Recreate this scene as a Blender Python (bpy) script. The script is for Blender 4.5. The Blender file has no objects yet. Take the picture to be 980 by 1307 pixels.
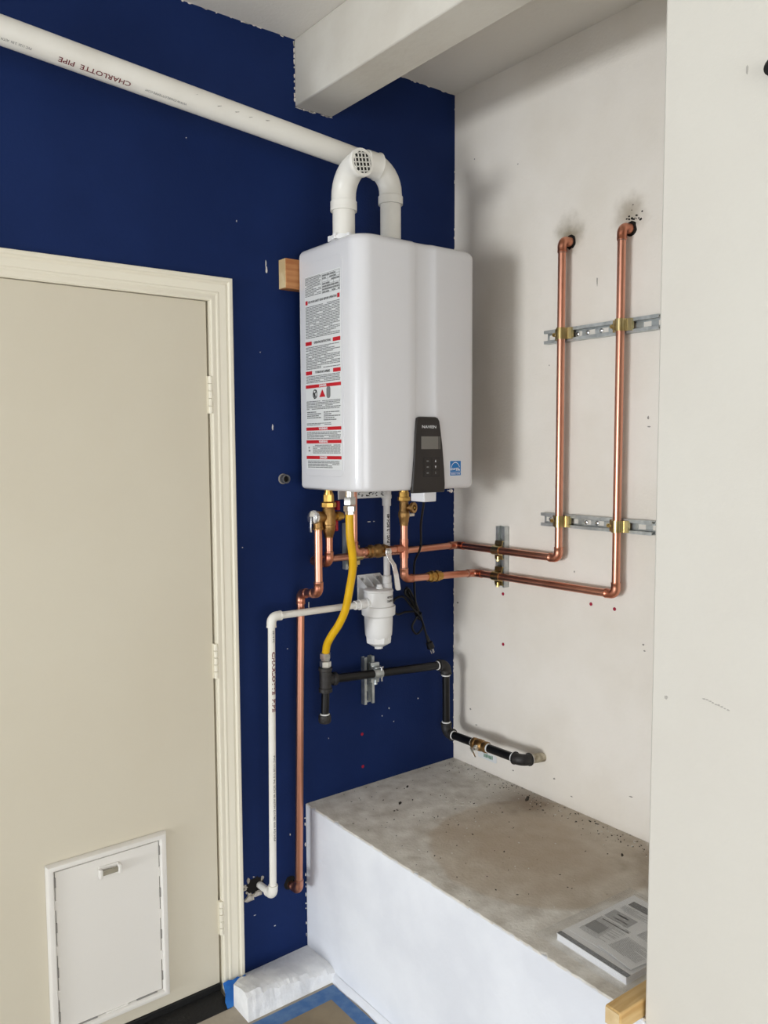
import bpy, bmesh, math, random
from mathutils import Vector, Matrix, Quaternion
random.seed(7)
V = Vector
scene = bpy.context.scene
COL = scene.collection
PI = math.pi

# ------------------------------------------------------------------ camera
cam_d = bpy.data.cameras.new('camera')
cam = bpy.data.objects.new('camera', cam_d); COL.objects.link(cam)
cam_d.sensor_fit = 'HORIZONTAL'; cam_d.sensor_width = 36.0
cam_d.lens = 36.0 * 1044.85 / 980.0
cam_d.clip_start = 0.02
yaw, pit, rol = math.radians(37.4817), math.radians(4.4287), math.radians(-0.2619)
fwd = V((math.sin(yaw)*math.cos(pit), math.cos(yaw)*math.cos(pit), -math.sin(pit)))
rgt = V((math.cos(yaw), -math.sin(yaw), 0)); upv = rgt.cross(fwd)
r2 = math.cos(rol)*rgt + math.sin(rol)*upv; u2 = -math.sin(rol)*rgt + math.cos(rol)*upv
m3 = Matrix((r2, u2, -fwd)).transposed()
cam.matrix_world = Matrix.Translation(V((-1.9902, -2.1810, 1.6420))) @ m3.to_4x4()
scene.camera = cam

# ------------------------------------------------------------------ world, light, exposure
w = bpy.data.worlds.new('sky'); scene.world = w; w.use_nodes = True
bg = w.node_tree.nodes['Background']; bg.inputs[0].default_value = (0.90, 0.95, 1.0, 1); bg.inputs[1].default_value = 2.6
def area(name, loc, rot, sx, sy, power, col):
    d = bpy.data.lights.new(name, 'AREA'); d.shape = 'RECTANGLE'; d.size = sx; d.size_y = sy; d.energy = power; d.color = col
    o = bpy.data.objects.new(name, d); COL.objects.link(o); o.location = loc; o.rotation_euler = rot
    return o
# daylight off the bright yard beyond the wide opening in the left wall (faces +x) and through the open garage door behind (faces +y)
area('side_yard_daylight', (-12.0, -1.9, 0.85), (0, -PI/2, 0), 1.5, 3.0, 640, (0.95, 0.98, 1.0))
area('garage_door_daylight', (-2.45, -5.30, 1.12), (PI/2, 0, 0), 2.9, 2.2, 48, (1.0, 0.97, 0.92))
vs = scene.view_settings
vs.view_transform = 'Standard'; vs.look = 'None'; vs.gamma = 1.0; vs.use_curve_mapping = False
vs.exposure = -0.2

# ------------------------------------------------------------------ materials
def lin(c):
    return tuple(((x/255)/12.92 if x/255 <= 0.04045 else (((x/255)+0.055)/1.055)**2.4) for x in c)
MATS = {}
def mat(name, col, rough=0.5, metal=0.0, col2=None, ns=6.0, lo=0.4, hi=0.62, bump=0.0, bs=80.0, coat=0.0, trans=0.0, alpha=1.0, spec=0.5, detail=6.0, stretch=None, ior=1.45):
    m = bpy.data.materials.new(name); m.use_nodes = True
    nt = m.node_tree; b = nt.nodes['Principled BSDF']
    c = lin(col); b.inputs['Base Color'].default_value = (*c, 1)
    b.inputs['Roughness'].default_value = rough; b.inputs['Metallic'].default_value = metal
    b.inputs['Coat Weight'].default_value = coat; b.inputs['Transmission Weight'].default_value = trans
    b.inputs['Alpha'].default_value = alpha; b.inputs['Specular IOR Level'].default_value = spec; b.inputs['IOR'].default_value = ior
    if col2 or bump:
        tc = nt.nodes.new('ShaderNodeTexCoord'); src = tc.outputs['Object']
        if stretch:
            mp = nt.nodes.new('ShaderNodeMapping'); mp.inputs['Scale'].default_value = stretch
            nt.links.new(src, mp.inputs[0]); src = mp.outputs[0]
    if col2:
        n = nt.nodes.new('ShaderNodeTexNoise'); n.inputs['Scale'].default_value = ns; n.inputs['Detail'].default_value = detail
        r = nt.nodes.new('ShaderNodeValToRGB'); e = r.color_ramp.elements
        e[0].position = lo; e[0].color = (*c, 1); e[1].position = hi; e[1].color = (*lin(col2), 1)
        nt.links.new(src, n.inputs['Vector']); nt.links.new(n.outputs[0], r.inputs[0]); nt.links.new(r.outputs[0], b.inputs['Base Color'])
    if bump:
        n2 = nt.nodes.new('ShaderNodeTexNoise'); n2.inputs['Scale'].default_value = bs; n2.inputs['Detail'].default_value = 4
        bp = nt.nodes.new('ShaderNodeBump'); bp.inputs['Strength'].default_value = bump; bp.inputs['Distance'].default_value = 0.01
        nt.links.new(src, n2.inputs['Vector']); nt.links.new(n2.outputs[0], bp.inputs['Height']); nt.links.new(bp.outputs[0], b.inputs['Normal'])
    MATS[name] = m
    return m
def stain(m, centre, r0, r1, col, amt=0.8, ns=14.0, wob=0.35):
    """mix a stain with a ragged outline into a material's own colour"""
    nt = m.node_tree; b = nt.nodes['Principled BSDF']; s = b.inputs['Base Color']
    tc = nt.nodes.new('ShaderNodeTexCoord')
    d = nt.nodes.new('ShaderNodeVectorMath'); d.operation = 'DISTANCE'; d.inputs[1].default_value = centre
    nt.links.new(tc.outputs['Object'], d.inputs[0])
    n = nt.nodes.new('ShaderNodeTexNoise'); n.inputs['Scale'].default_value = ns; n.inputs['Detail'].default_value = 5
    nt.links.new(tc.outputs['Object'], n.inputs['Vector'])
    ma = nt.nodes.new('ShaderNodeMath'); ma.operation = 'MULTIPLY_ADD'; ma.inputs[1].default_value = wob*r1; ma.inputs[2].default_value = -0.5*wob*r1
    nt.links.new(n.outputs[0], ma.inputs[0])
    ad = nt.nodes.new('ShaderNodeMath'); ad.operation = 'ADD'
    nt.links.new(d.outputs['Value'], ad.inputs[0]); nt.links.new(ma.outputs[0], ad.inputs[1])
    mr = nt.nodes.new('ShaderNodeMapRange'); mr.interpolation_type = 'SMOOTHSTEP'
    mr.inputs[1].default_value = r0; mr.inputs[2].default_value = r1; mr.inputs[3].default_value = amt; mr.inputs[4].default_value = 0.0
    nt.links.new(ad.outputs[0], mr.inputs[0])
    mx = nt.nodes.new('ShaderNodeMix'); mx.data_type = 'RGBA'
    if s.is_linked: nt.links.new(s.links[0].from_socket, mx.inputs[6])
    else: mx.inputs[6].default_value = s.default_value
    mx.inputs[7].default_value = (*lin(col), 1)
    nt.links.new(mr.outputs[0], mx.inputs[0]); nt.links.new(mx.outputs[2], s)

NAVY = mat('navy_wall_paint', (19, 38, 84), 0.6, col2=(23, 43, 92), ns=2.5, bump=0.08, bs=160, spec=0.14)
WHITEW = mat('white_wall_paint', (238, 232, 223), 0.7, col2=(231, 224, 213), ns=3.0, bump=0.12, bs=120, spec=0.25)
PIERW = mat('white_pier_paint', (213, 210, 201), 0.7, col2=(210, 206, 197), ns=2.0, bump=0.06, bs=120, spec=0.25)
GARW = mat('garage_wall_board', (128, 114, 98), 0.8, col2=(118, 104, 88), ns=2)
CEILW = mat('ceiling_paint', (240, 236, 228), 0.8, bump=0.15, bs=90, spec=0.2)
BEAMW = mat('beam_paint', (226, 222, 212), 0.7, col2=(218, 213, 202), ns=5, bump=0.1, bs=60, spec=0.25)
PLATW = mat('platform_side_paint', (231, 234, 240), 0.7, col2=(222, 225, 232), ns=5, bump=0.2, bs=40, spec=0.25)
CONC = mat('platform_concrete', (234, 231, 224), 0.85, col2=(200, 194, 184), ns=16, lo=0.35, hi=0.68, bump=0.3, bs=120, spec=0.2)
stain(CONC, (-0.27, -0.66, 0.505), 0.30, 0.325, (190, 174, 152), 0.55, 9, 0.12)
stain(CONC, (-0.30, -0.62, 0.505), 0.05, 0.36, (178, 158, 134), 0.55, 9, 1.0)
stain(CONC, (-0.06, -0.42, 0.505), 0.0, 0.16, (124, 104, 84), 0.75, 16, 1.2)
stain(CONC, (-0.04, -0.95, 0.505), 0.0, 0.20, (138, 120, 100), 0.7, 14, 1.2)
FLOORM = mat('garage_floor', (176, 166, 150), 0.75, col2=(158, 149, 136), ns=6, bump=0.15, bs=70, spec=0.3)
TANM = mat('tan_floor_coating', (146, 130, 104), 0.55, col2=(132, 117, 94), ns=9, bump=0.12, bs=90)
TAPEM = mat('blue_masking_tape', (62, 104, 158), 0.6, col2=(86, 122, 166), ns=30, bump=0.1, bs=200)
BLUETAPE = mat('bright_blue_tape', (28, 100, 184), 0.55, col2=(40, 116, 196), ns=40)
CURBM = mat('grey_white_curb_paint', (230, 231, 233), 0.75, col2=(247, 248, 249), ns=14, bump=0.5, bs=35, spec=0.25)
DOORM = mat('cream_door_paint', (217, 210, 192), 0.55, col2=(213, 205, 186), ns=1.2, bump=0.03, bs=200, spec=0.35)
CASM = mat('cream_trim_paint', (236, 230, 212), 0.45, spec=0.4)
PETM = mat('white_pet_door_plastic', (232, 229, 223), 0.5, spec=0.4)
CLEAR = mat('smoky_clear_plastic', (196, 190, 172), 0.2, trans=0.5)
BLACKR = mat('black_rubber', (16, 16, 17), 0.6, bump=0.3, bs=90)
GAPM = mat('dark_gap', (14, 13, 12), 0.9)
HEATW = mat('white_enamel', (221, 221, 224), 0.22, spec=0.5, coat=0.25)
BOXW = mat('white_box_plastic', (240, 240, 243), 0.4)
PANELG = mat('charcoal_panel_plastic', (44, 41, 39), 0.4, spec=0.35, col2=(52, 48, 46), ns=5)
PANELD = mat('dark_panel_recess', (30, 28, 27), 0.4)
LCD = mat('lcd_glass', (116, 114, 108), 0.2)
GREYP = mat('grey_print', (122, 124, 124), 0.6)
DARKP = mat('dark_print', (48, 48, 50), 0.6)
WHITEP = mat('white_print', (236, 238, 240), 0.6)
REDP = mat('red_print', (196, 32, 42), 0.5)
LABELW = mat('label_paper', (224, 226, 226), 0.45)
STARB = mat('sticker_blue', (18, 116, 190), 0.4)
PVC = mat('white_pvc', (235, 233, 226), 0.32, col2=(229, 226, 218), ns=6, spec=0.45)
PVCG = mat('grey_white_pvc', (236, 236, 236), 0.35)
SCREENM = mat('dark_screen_hole', (26, 25, 22), 0.8)
COPPER = mat('copper', (226, 166, 142), 0.33, 1.0, col2=(208, 140, 114), ns=7, lo=0.35, hi=0.7, stretch=(1, 1, 0.35))
COPPERF = mat('copper_fitting', (220, 156, 130), 0.36, 1.0, col2=(198, 126, 100), ns=22)
SOLDER = mat('solder_ring', (176, 134, 116), 0.4, 0.9)
BRASS = mat('brass', (206, 168, 92), 0.32, 1.0, col2=(176, 136, 74), ns=25)
BRONZE = mat('rough_bronze', (176, 140, 90), 0.42, 1.0, col2=(146, 112, 70), ns=30, bump=0.15, bs=200)
ZINC = mat('yellow_zinc', (206, 188, 138), 0.28, 1.0, col2=(178, 154, 96), ns=18)
STEEL = mat('galvanised_steel', (206, 211, 211), 0.42, 0.85, col2=(178, 184, 185), ns=30)
CHROME = mat('chrome', (232, 232, 234), 0.18, 0.95)
NICKEL = mat('nickel_nut', (226, 225, 220), 0.28, 0.9, col2=(206, 204, 198), ns=40)
REDH = mat('red_handle', (160, 22, 34), 0.4)
YELL = mat('yellow_hose_coating', (226, 178, 10), 0.42, col2=(212, 164, 8), ns=12)
BLKP = mat('black_iron_pipe', (9, 9, 10), 0.34, col2=(18, 18, 18), ns=16, spec=0.45)
BLKF = mat('malleable_iron_fitting', (46, 45, 45), 0.5, 0.35, col2=(60, 58, 57), ns=30, bump=0.2, bs=150)
TEFLON = mat('white_thread_tape', (228, 228, 226), 0.6)
OLDP = mat('dirty_cream_pipe', (206, 198, 176), 0.6, col2=(150, 138, 116), ns=40)
CORDM = mat('black_cord', (7, 7, 8), 0.45)
NEUT = mat('milky_white_plastic', (232, 232, 231), 0.38, spec=0.45)
WOODM = mat('pine_wood', (190, 134, 84), 0.6, col2=(164, 102, 58), ns=9, stretch=(0.6, 6, 6), bump=0.1, bs=60)
WOODE = mat('pine_end_grain', (226, 204, 160), 0.7, col2=(206, 178, 132), ns=20)
PAPER = mat('paper', (236, 237, 238), 0.6)
SOFTG = mat('soft_grey_print', (166, 167, 168), 0.6)
PAPERW = mat('white_page_edges', (236, 237, 240), 0.7, col2=(220, 221, 226), ns=3, stretch=(1, 1, 300))
BAGM = mat('clear_plastic_bag', (228, 228, 226), 0.22, alpha=0.09, spec=0.5)
REDA = mat('red_anchor_plastic', (158, 16, 52), 0.5)
PLASTER = mat('broken_plaster', (196, 190, 180), 0.9, col2=(150, 140, 128), ns=60)
HOLEM = mat('hole_dark', (20, 17, 14), 0.95)
CHIPD = mat('dark_debris', (58, 52, 46), 0.9)
CHIPL = mat('pale_debris', (214, 211, 204), 0.9)
GRIME = mat('scuff_mark', (150, 145, 138), 0.9)
SLOTG = mat('grey_slot', (140, 138, 134), 0.8)
stain(WHITEW, (0.0, -0.515, 2.285), 0.0, 0.075, (112, 98, 62), 0.75, 24, 0.8)
stain(WHITEW, (0.0, -0.730, 2.300), 0.0, 0.075, (122, 102, 66), 0.6, 24, 0.9)

# ------------------------------------------------------------------ mesh helpers (world coordinates)
class MB:
    def __init__(s): s.v = []; s.f = []
    def add(s, vs, fs):
        k = len(s.v); s.v += [V(p) for p in vs]; s.f += [[i+k for i in f] for f in fs]; return s
    def box(s, a, b, M=None):
        x0, y0, z0 = a; x1, y1, z1 = b
        p = [V((x, y, z)) for z in (z0, z1) for y in (y0, y1) for x in (x0, x1)]
        if M: p = [M @ q for q in p]
        return s.add(p, [(0,2,3,1),(4,5,7,6),(0,1,5,4),(2,6,7,3),(0,4,6,2),(1,3,7,5)])
    def sweep(s, pts, rad, seg=20, cap=True):
        pts = [V(p) for p in pts]; n = len(pts)
        R = rad if isinstance(rad, (list, tuple)) else [rad]*n
        T = []
        for i in range(n):
            t = (pts[min(i+1, n-1)] - pts[max(i-1, 0)])
            if t.length < 1e-9: t = T[-1] if T else V((0,0,1))
            T.append(t.normalized())
        a = V((0,0,1)) if abs(T[0].z) < 0.9 else V((1,0,0))
        u = (a - T[0]*a.dot(T[0])).normalized()
        vs = []; 
        for i in range(n):
            if i: u = (T[i-1].rotation_difference(T[i]) @ u); u = (u - T[i]*u.dot(T[i])).normalized()
            w_ = T[i].cross(u)
            for k in range(seg):
                an = 2*PI*k/seg; vs.append(pts[i] + (u*math.cos(an) + w_*math.sin(an))*R[i])
        fs = [(i*seg+k, i*seg+(k+1)%seg, (i+1)*seg+(k+1)%seg, (i+1)*seg+k) for i in range(n-1) for k in range(seg)]
        if cap: fs += [tuple(range(seg))[::-1], tuple(range((n-1)*seg, n*seg))]
        return s.add(vs, fs)
    def lathe(s, p, d, prof, seg=24, phase=0.0):
        """prof: list of (distance along d, radius)"""
        p = V(p); d = V(d).normalized(); a = V((0,0,1)) if abs(d.z) < 0.9 else V((1,0,0))
        u = (a - d*a.dot(d)).normalized(); w_ = d.cross(u); vs = []
        for t, r in prof:
            for k in range(seg):
                an = 2*PI*k/seg + phase; vs.append(p + d*t + (u*math.cos(an)+w_*math.sin(an))*max(r, 1e-5))
        n = len(prof)
        fs = [(i*seg+k, i*seg+(k+1)%seg, (i+1)*seg+(k+1)%seg, (i+1)*seg+k) for i in range(n-1) for k in range(seg)]
        fs += [tuple(range(seg))[::-1], tuple(range((n-1)*seg, n*seg))]
        return s.add(vs, fs)
    def prism(s, poly, o, U, W, D):
        """poly in (u,w), extruded by vector D"""
        o, U, W, D = V(o), V(U), V(W), V(D); n = len(poly)
        a = [o + U*x + W*y for x, y in poly]; b = [p + D for p in a]
        return s.add(a+b, [tuple(range(n))[::-1], tuple(range(n, 2*n))] + [(i, (i+1)%n, n+(i+1)%n, n+i) for i in range(n)])
    def quad(s, *p): return s.add(p, [tuple(range(len(p)))])

def root_loc(o):
    while o.parent: o = o.parent
    return V(o.location)
def obj(name, mb, m, parent=None, bev=0.0, seg=2, sharp=38, flat=False, fix=True):
    me = bpy.data.meshes.new(name)
    off = root_loc(parent) if parent else V((0,0,0))
    me.from_pydata([tuple(p-off) for p in mb.v], [], mb.f)
    if fix:
        bm = bmesh.new(); bm.from_mesh(me); bmesh.ops.recalc_face_normals(bm, faces=bm.faces); bm.to_mesh(me); bm.free()
    me.materials.append(m)
    o = bpy.data.objects.new(name, me); COL.objects.link(o)
    if not flat:
        me.polygons.foreach_set('use_smooth', [True]*len(me.polygons))
        me.set_sharp_from_angle(angle=math.radians(sharp))
    if parent: o.parent = parent
    if bev:
        b = o.modifiers.new('bevel', 'BEVEL'); b.width = bev; b.segments = seg; b.limit_method = 'ANGLE'; b.angle_limit = math.radians(40)
    return o
def tag(o, label=None, cat=None, group=None, kind=None):
    if label: o['label'] = label
    if cat: o['category'] = cat
    if group: o['group'] = group
    if kind: o['kind'] = kind
    return o
def thing(name, label, cat, loc, group=None):
    o = bpy.data.objects.new(name, None); COL.objects.link(o); o.location = loc; o.empty_display_size = 0.05
    return tag(o, label, cat, group)
def struct(name, mb, m, label=None, cat=None, **k):
    o = obj(name, mb, m, None, **k); return tag(o, label, cat, kind='structure')
def B(a, b, M=None): return MB().box(a, b, M)

def text_flat(s, size, align='CENTER', bold=0.0):
    """triangles of a line of lettering in the (u,w) plane, centred"""
    c = bpy.data.curves.new('lettering', 'FONT'); c.body = s; c.size = size; c.align_x = align; c.align_y = 'CENTER'; c.resolution_u = 2; c.offset = bold
    o = bpy.data.objects.new('lettering', c); COL.objects.link(o)
    dg = bpy.context.evaluated_depsgraph_get(); dg.update()
    me = bpy.data.meshes.new_from_object(o.evaluated_get(dg))
    vs = [(v.co.x, v.co.y) for v in me.vertices]; fs = [tuple(p.vertices) for p in me.polygons]
    bpy.data.objects.remove(o); bpy.data.curves.remove(c); bpy.data.meshes.remove(me)
    return vs, fs
def put_text(mb, s, size, o, U, W, bold=0.0, sx=1.0):
    o, U, W = V(o), V(U).normalized(), V(W).normalized(); vs, fs = text_flat(s, size, bold=bold)
    mb.add([o + U*x*sx + W*y for x, y in vs], fs); return mb
def wrap_text(mb, s, size, p, axis, out, r, sx=1.0, bold=0.0):
    """lettering printed round a pipe: reads along axis, centred at p on the pipe's axis, facing out"""
    p, A, N = V(p), V(axis).normalized(), V(out).normalized(); N = (N - A*A.dot(N)).normalized(); W = N.cross(A)
    vs, fs = text_flat(s, size, bold=bold); q = []
    for x, y in vs:
        an = y/r; q.append(p + A*x*sx + (N*math.cos(an) + W*math.sin(an))*r)
    mb.add(q, fs); return mb

def arc_pts(P, d0, d1, br, n=8):
    th = d0.angle(d1); t = br*math.tan(th/2)
    a = P - d0*t; nrm = (d1 - d0*d0.dot(d1)).normalized(); c = a + nrm*br
    out = []
    for i in range(n+1):
        an = th*i/n; out.append(c - nrm*br*math.cos(an) + d0*br*math.sin(an))
    return out, t
def elbow(parent, P, d0, d1, r, m, br, fit=1.16, sock=0.016, lip=1.05, name='elbow', seg=22):
    P, d0, d1 = V(P), V(d0).normalized(), V(d1).normalized()
    arc, t = arc_pts(P, d0, d1, br)
    a, b = arc[0], arc[-1]; fr = r*fit
    lipn = sock*0.28
    pts = [a-d0*sock, a-d0*(sock-lipn), a-d0*(sock-lipn*1.1)] + [a-d0*0.001] + arc[1:-1] + [b+d1*0.001] + [b+d1*(sock-lipn*1.1), b+d1*(sock-lipn), b+d1*sock]
    R = [fr*lip, fr*lip, fr] + [fr]*(len(pts)-6) + [fr, fr*lip, fr*lip]
    return obj(name, MB().sweep(pts, R, seg), m, parent, sharp=50), t
def run(parent, pts, r, m, mf, br, fit=1.16, sock=0.016, lip=1.05, pipe='pipe', elb='elbow', ring=None):
    pts = [V(p) for p in pts]; n = len(pts); st = pts[0]
    for i in range(1, n):
        d = (pts[i]-pts[i-1]).normalized()
        if i < n-1:
            d1 = (pts[i+1]-pts[i]).normalized(); e, t = elbow(parent, pts[i], d, d1, r, mf, br, fit, sock, lip, elb)
            en = pts[i]-d*t
        else: en = pts[i]; t = 0
        mb = MB().sweep([st, en], r, 22)
        obj(pipe, mb, m, parent)
        if ring:
            q = MB()
            if i < n-1: q.lathe(en-d*(sock+0.003), d, [(0, r*1.005), (0.0012, r*1.09), (0.004, r*1.09)], 22); obj('joint_ring', q, ring, parent)
        if i < n-1: st = pts[i]+d1*t
def smooth(pts, n=6):
    pts = [V(p) for p in pts]; out = []
    for i in range(len(pts)-1):
        p0 = pts[max(i-1, 0)]; p1 = pts[i]; p2 = pts[i+1]; p3 = pts[min(i+2, len(pts)-1)]
        for k in range(n):
            t = k/n; out.append(0.5*((2*p1)+(p2-p0)*t+(2*p0-5*p1+4*p2-p3)*t*t+(3*p1-p0-3*p2+p3)*t**3))
    return out+[pts[-1]]
def ragged(cx, cy, rx, ry, n=18, j=0.35, seed=1):
    rn = random.Random(seed)
    return [(cx+rx*math.cos(2*PI*i/n)*(1+rn.uniform(-j, j)), cy+ry*math.sin(2*PI*i/n)*(1+rn.uniform(-j, j))) for i in range(n)]

# ================================================================== THE ROOM
ZC = 2.862; XL = -4.2; YB = -5.2; PX = -0.642; PY = -1.267
floor = struct('floor', B((XL-0.12, YB-0.2, -0.1), (0.1, 0.12, 0.0)), FLOORM)
ceiling = struct('ceiling', B((XL-0.12, YB-0.12, ZC), (0.12, 0.12, ZC+0.1)), CEILW)
DX0, DX1, DZ1 = -1.870, -0.951, 2.062           # door slab
wb = MB()
wb.box((-0.940, 0.0, 0.0), (0.12, 0.12, ZC)); wb.box((XL, 0.0, 0.0), (DX0-0.011, 0.12, ZC)); wb.box((DX0-0.011, 0.0, DZ1+0.008), (-0.940, 0.12, ZC))
wall_back = struct('wall_back', wb, NAVY)
wall_right = struct('wall_right', B((0.0, PY-0.1, 0.0), (0.12, 0.0, ZC)), WHITEW)
wall_pier = struct('wall_pier', B((PX, YB, 0.0), (0.0, PY, ZC)), PIERW, bev=0.004)
wr = MB(); wr.box((XL, YB-0.12, 0.0), (-3.95, YB, ZC)); wr.box((-0.95, YB-0.12, 0.0), (PX, YB, ZC)); wr.box((-3.95, YB-0.12, 2.25), (-0.95, YB, ZC))
wall_rear = struct('wall_rear', wr, GARW)
wl = MB(); wl.box((XL-0.12, -0.42, 0.0), (XL, 0.0, ZC)); wl.box((XL-0.12, YB, 0.0), (XL, -3.2, ZC)); wl.box((XL-0.12, -3.2, 2.25), (XL, -0.42, ZC))
wall_left = struct('wall_left', wl, GARW)
beam = struct('ceiling_beam', B((-0.648, YB, 2.667), (-0.516, 0.0, ZC)), BEAMW, bev=0.004)

# paint line of white splashes where the navy paint meets ceiling, beam and corner
rn = random.Random(3)
edge = MB()
def splash(mb, p, U, W, N, n, su, sw, rn):
    for _ in range(n):
        c = V(p) + V(U)*rn.uniform(0, 1) ; a = rn.uniform(0.3, 1)*su; b = rn.uniform(0.3, 1)*sw
        poly = ragged(0, 0, a, b, 7, 0.4, rn.randint(0, 9999))
        Un = V(U).normalized()
        mb.prism(poly, c, Un, V(W).normalized(), V(N))
splash(edge, (-1.75, 0, ZC), (1.10, 0, 0), (0,0,1), (0,-0.0012,0), 60, 0.010, 0.0045, rn)
splash(edge, (-0.516, 0, ZC), (0.5, 0, 0), (0,0,1), (0,-0.0012,0), 26, 0.009, 0.0035, rn)
splash(edge, (-0.649, 0, 2.67), (0, 0, 0.19), (1,0,0), (0,-0.0012,0), 14, 0.008, 0.0028, rn)
splash(edge, (-0.64, 0, 2.666), (0.12, 0, 0), (0,0,1), (0,-0.0012,0), 12, 0.010, 0.003, rn)
splash(edge, (-0.001, 0, 0.52), (0, 0, 2.3), (1,0,0), (0,-0.0012,0), 70, 0.007, 0.0022, rn)
splash(edge, (-0.636, 0, 0.503), (0.62, 0, 0), (0,0,1), (0,-0.0012,0), 34, 0.008, 0.0024, rn)
splash(edge, (-0.644, 0, 0.05), (0, 0, 0.43), (1,0,0), (0,-0.0012,0), 12, 0.006, 0.0022, rn)
e = obj('ragged_paint_edge', edge, WHITEW, wall_back, flat=True); e['kind'] = 'stuff'
spk = MB()
for (x, z, a, b) in [(-0.741,1.708,.003,.008),(-0.754,2.172,.003,.012),(-0.756,2.19,.002,.01),(-0.62,1.15,.002,.012),(-0.64,1.12,.002,.008),(-0.38,1.40,.006,.0015),(-0.36,1.40,.004,.0012),
     (-0.33,0.73,.002,.002),(-0.30,0.75,.002,.003),(-0.28,0.7,.0015,.002),(-0.17,0.76,.002,.002),(-0.70,1.02,.0015,.002),(-0.75,0.98,.002,.0015),(-0.90+0.05,1.35,.0015,.0015),(-0.55,0.70,.001,.002),(-0.78,1.93,.0015,.002),
     (-1.0,2.5,.0015,.0015),(-0.85,2.3,.0015,.003),(-0.7,0.42,.001,.003),(-0.83,0.2,.004,.001),(-0.76,0.14,.004,.0012)]:
    spk.prism(ragged(0,0,a,b,7,.4,int(abs(x*z)*9999)), (x, 0, z), (1,0,0), (0,0,1), (0,-0.0008,0))
e = obj('paint_scratches', spk, CHIPL, wall_back, flat=True); e['kind'] = 'stuff'

# platform (old tank stand) along the right wall
platform = struct('platform', B((PX, PY, 0.0), (0.0, 0.0, 0.5035)), PLATW, bev=0.004)
rn = random.Random(44); ctop = MB(); NE = 90; ev = []
for i in range(NE+1):
    y = PY*i/NE; ev += [(PX+0.003+abs(rn.gauss(0, .0022))+(0.008 if rn.random() < .05 else 0), y, 0.505), (PX+0.0005, y, 0.5015), (0.0, y, 0.505)]
ctop.add(ev, [(i*3+2, i*3, i*3+3, i*3+5) for i in range(NE)] + [(i*3, i*3+1, i*3+4, i*3+3) for i in range(NE)])
obj('concrete_top', ctop, CONC, platform, flat=True)
foot = MB()
N = 24
rows = []
for i in range(N+1):
    y = -0.165 + (PY+0.165)*i/N
    rows.append([(PX-0.001, y, 0.02), (PX-0.012-0.004*math.sin(i*2.1), y, 0.012), (PX-0.016-0.003*math.sin(i*1.3), y, 0.0), (PX+0.01, y, 0.0)])
foot.add([p for r in rows for p in r], [(i*4+k, i*4+k+1, i*4+k+5, i*4+k+4) for i in range(N) for k in range(3)])
obj('plaster_foot', foot, PLATW, platform)

# sloping concrete curb between the door and the platform
cu = MB(); NX, rn = 44, random.Random(11)
prof = [(0.0, .026, .030), (-.03, .040, .032), (-.08, .066, .036), (-.125, .079, .036), (-.150, .079, .030), (-.162, .070, .022), (-.167, .035, .012), (-.170, .0, .0)]
cv = []
for i in range(NX+1):
    t = i/NX
    for k, (y, za, zb) in enumerate(prof):
        j = 0.0 if k in (0, 7) else 0.0042
        tt = t**1.4; xa = -0.875 - 0.072*min(1, -y/0.08); x = xa + t*(-0.642-xa)
        cv.append((x, y + rn.uniform(-j, j)*0.7, za*(1-tt)+zb*tt + rn.uniform(-j, j)*0.6))
K = len(prof)
cf = [(i*K+k, (i+1)*K+k, (i+1)*K+k+1, i*K+k+1) for i in range(NX) for k in range(K-1)]
base = len(cv); cv += [(-0.875, 0, 0), (-0.642, 0, 0)]
cv += [(cv[k][0], cv[k][1], 0.0) for k in range(K)]
cf += [(k, k+1, base+2+k+1, base+2+k) for k in range(K-1)] + [tuple([base+1]+[NX*K+k for k in range(K)][::-1])]
cu.add(cv, cf)
curb = struct('curb', cu, CURBM, sharp=32)

# coated floor field with a masking-tape border
struct('floor_coating', B((-1.75, -1.9, -0.001), (-0.705, -0.236, 0.0022)), TANM)
tp = MB(); tp.box((-0.945, -0.236, -0.001), (-0.663, -0.183, 0.0028)); tp.box((-0.705, -1.9, -0.001), (-0.663, -0.2365, 0.0028))
t_ = obj('floor_tape', tp, TAPEM); tag(t_, 'strip of blue masking tape edging the tan coated floor by the curb', 'tape')
bt = MB()
poly = [(-.951,0),(-.952,-.25),(-.935,-.33),(-.92,-.15),(-.905,-.28),(-.89,-.1),(-.877,-.2),(-.880,.10),(-.902,.18),(-.915,.33),(-.928,.5),(-.937,.75),(-.951,1.0),(-.969,1.0),(-.967,.7),(-.957,.4)]
pb = [V((x, -0.0208 - 0.062*max(t, 0), 0.033 - 0.031*t)) for x, t in poly]
n = len(pb); bt.add(pb + [p+V((0,-0.0012,0.0005)) for p in pb], [tuple(range(n)), tuple(range(n, 2*n))[::-1]] + [(i, (i+1)%n, n+(i+1)%n, n+i) for i in range(n)])
t_ = obj('torn_tape', bt, BLUETAPE, flat=True); tag(t_, 'torn bright blue tape on the foot of the cream door casing', 'tape')

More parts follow.
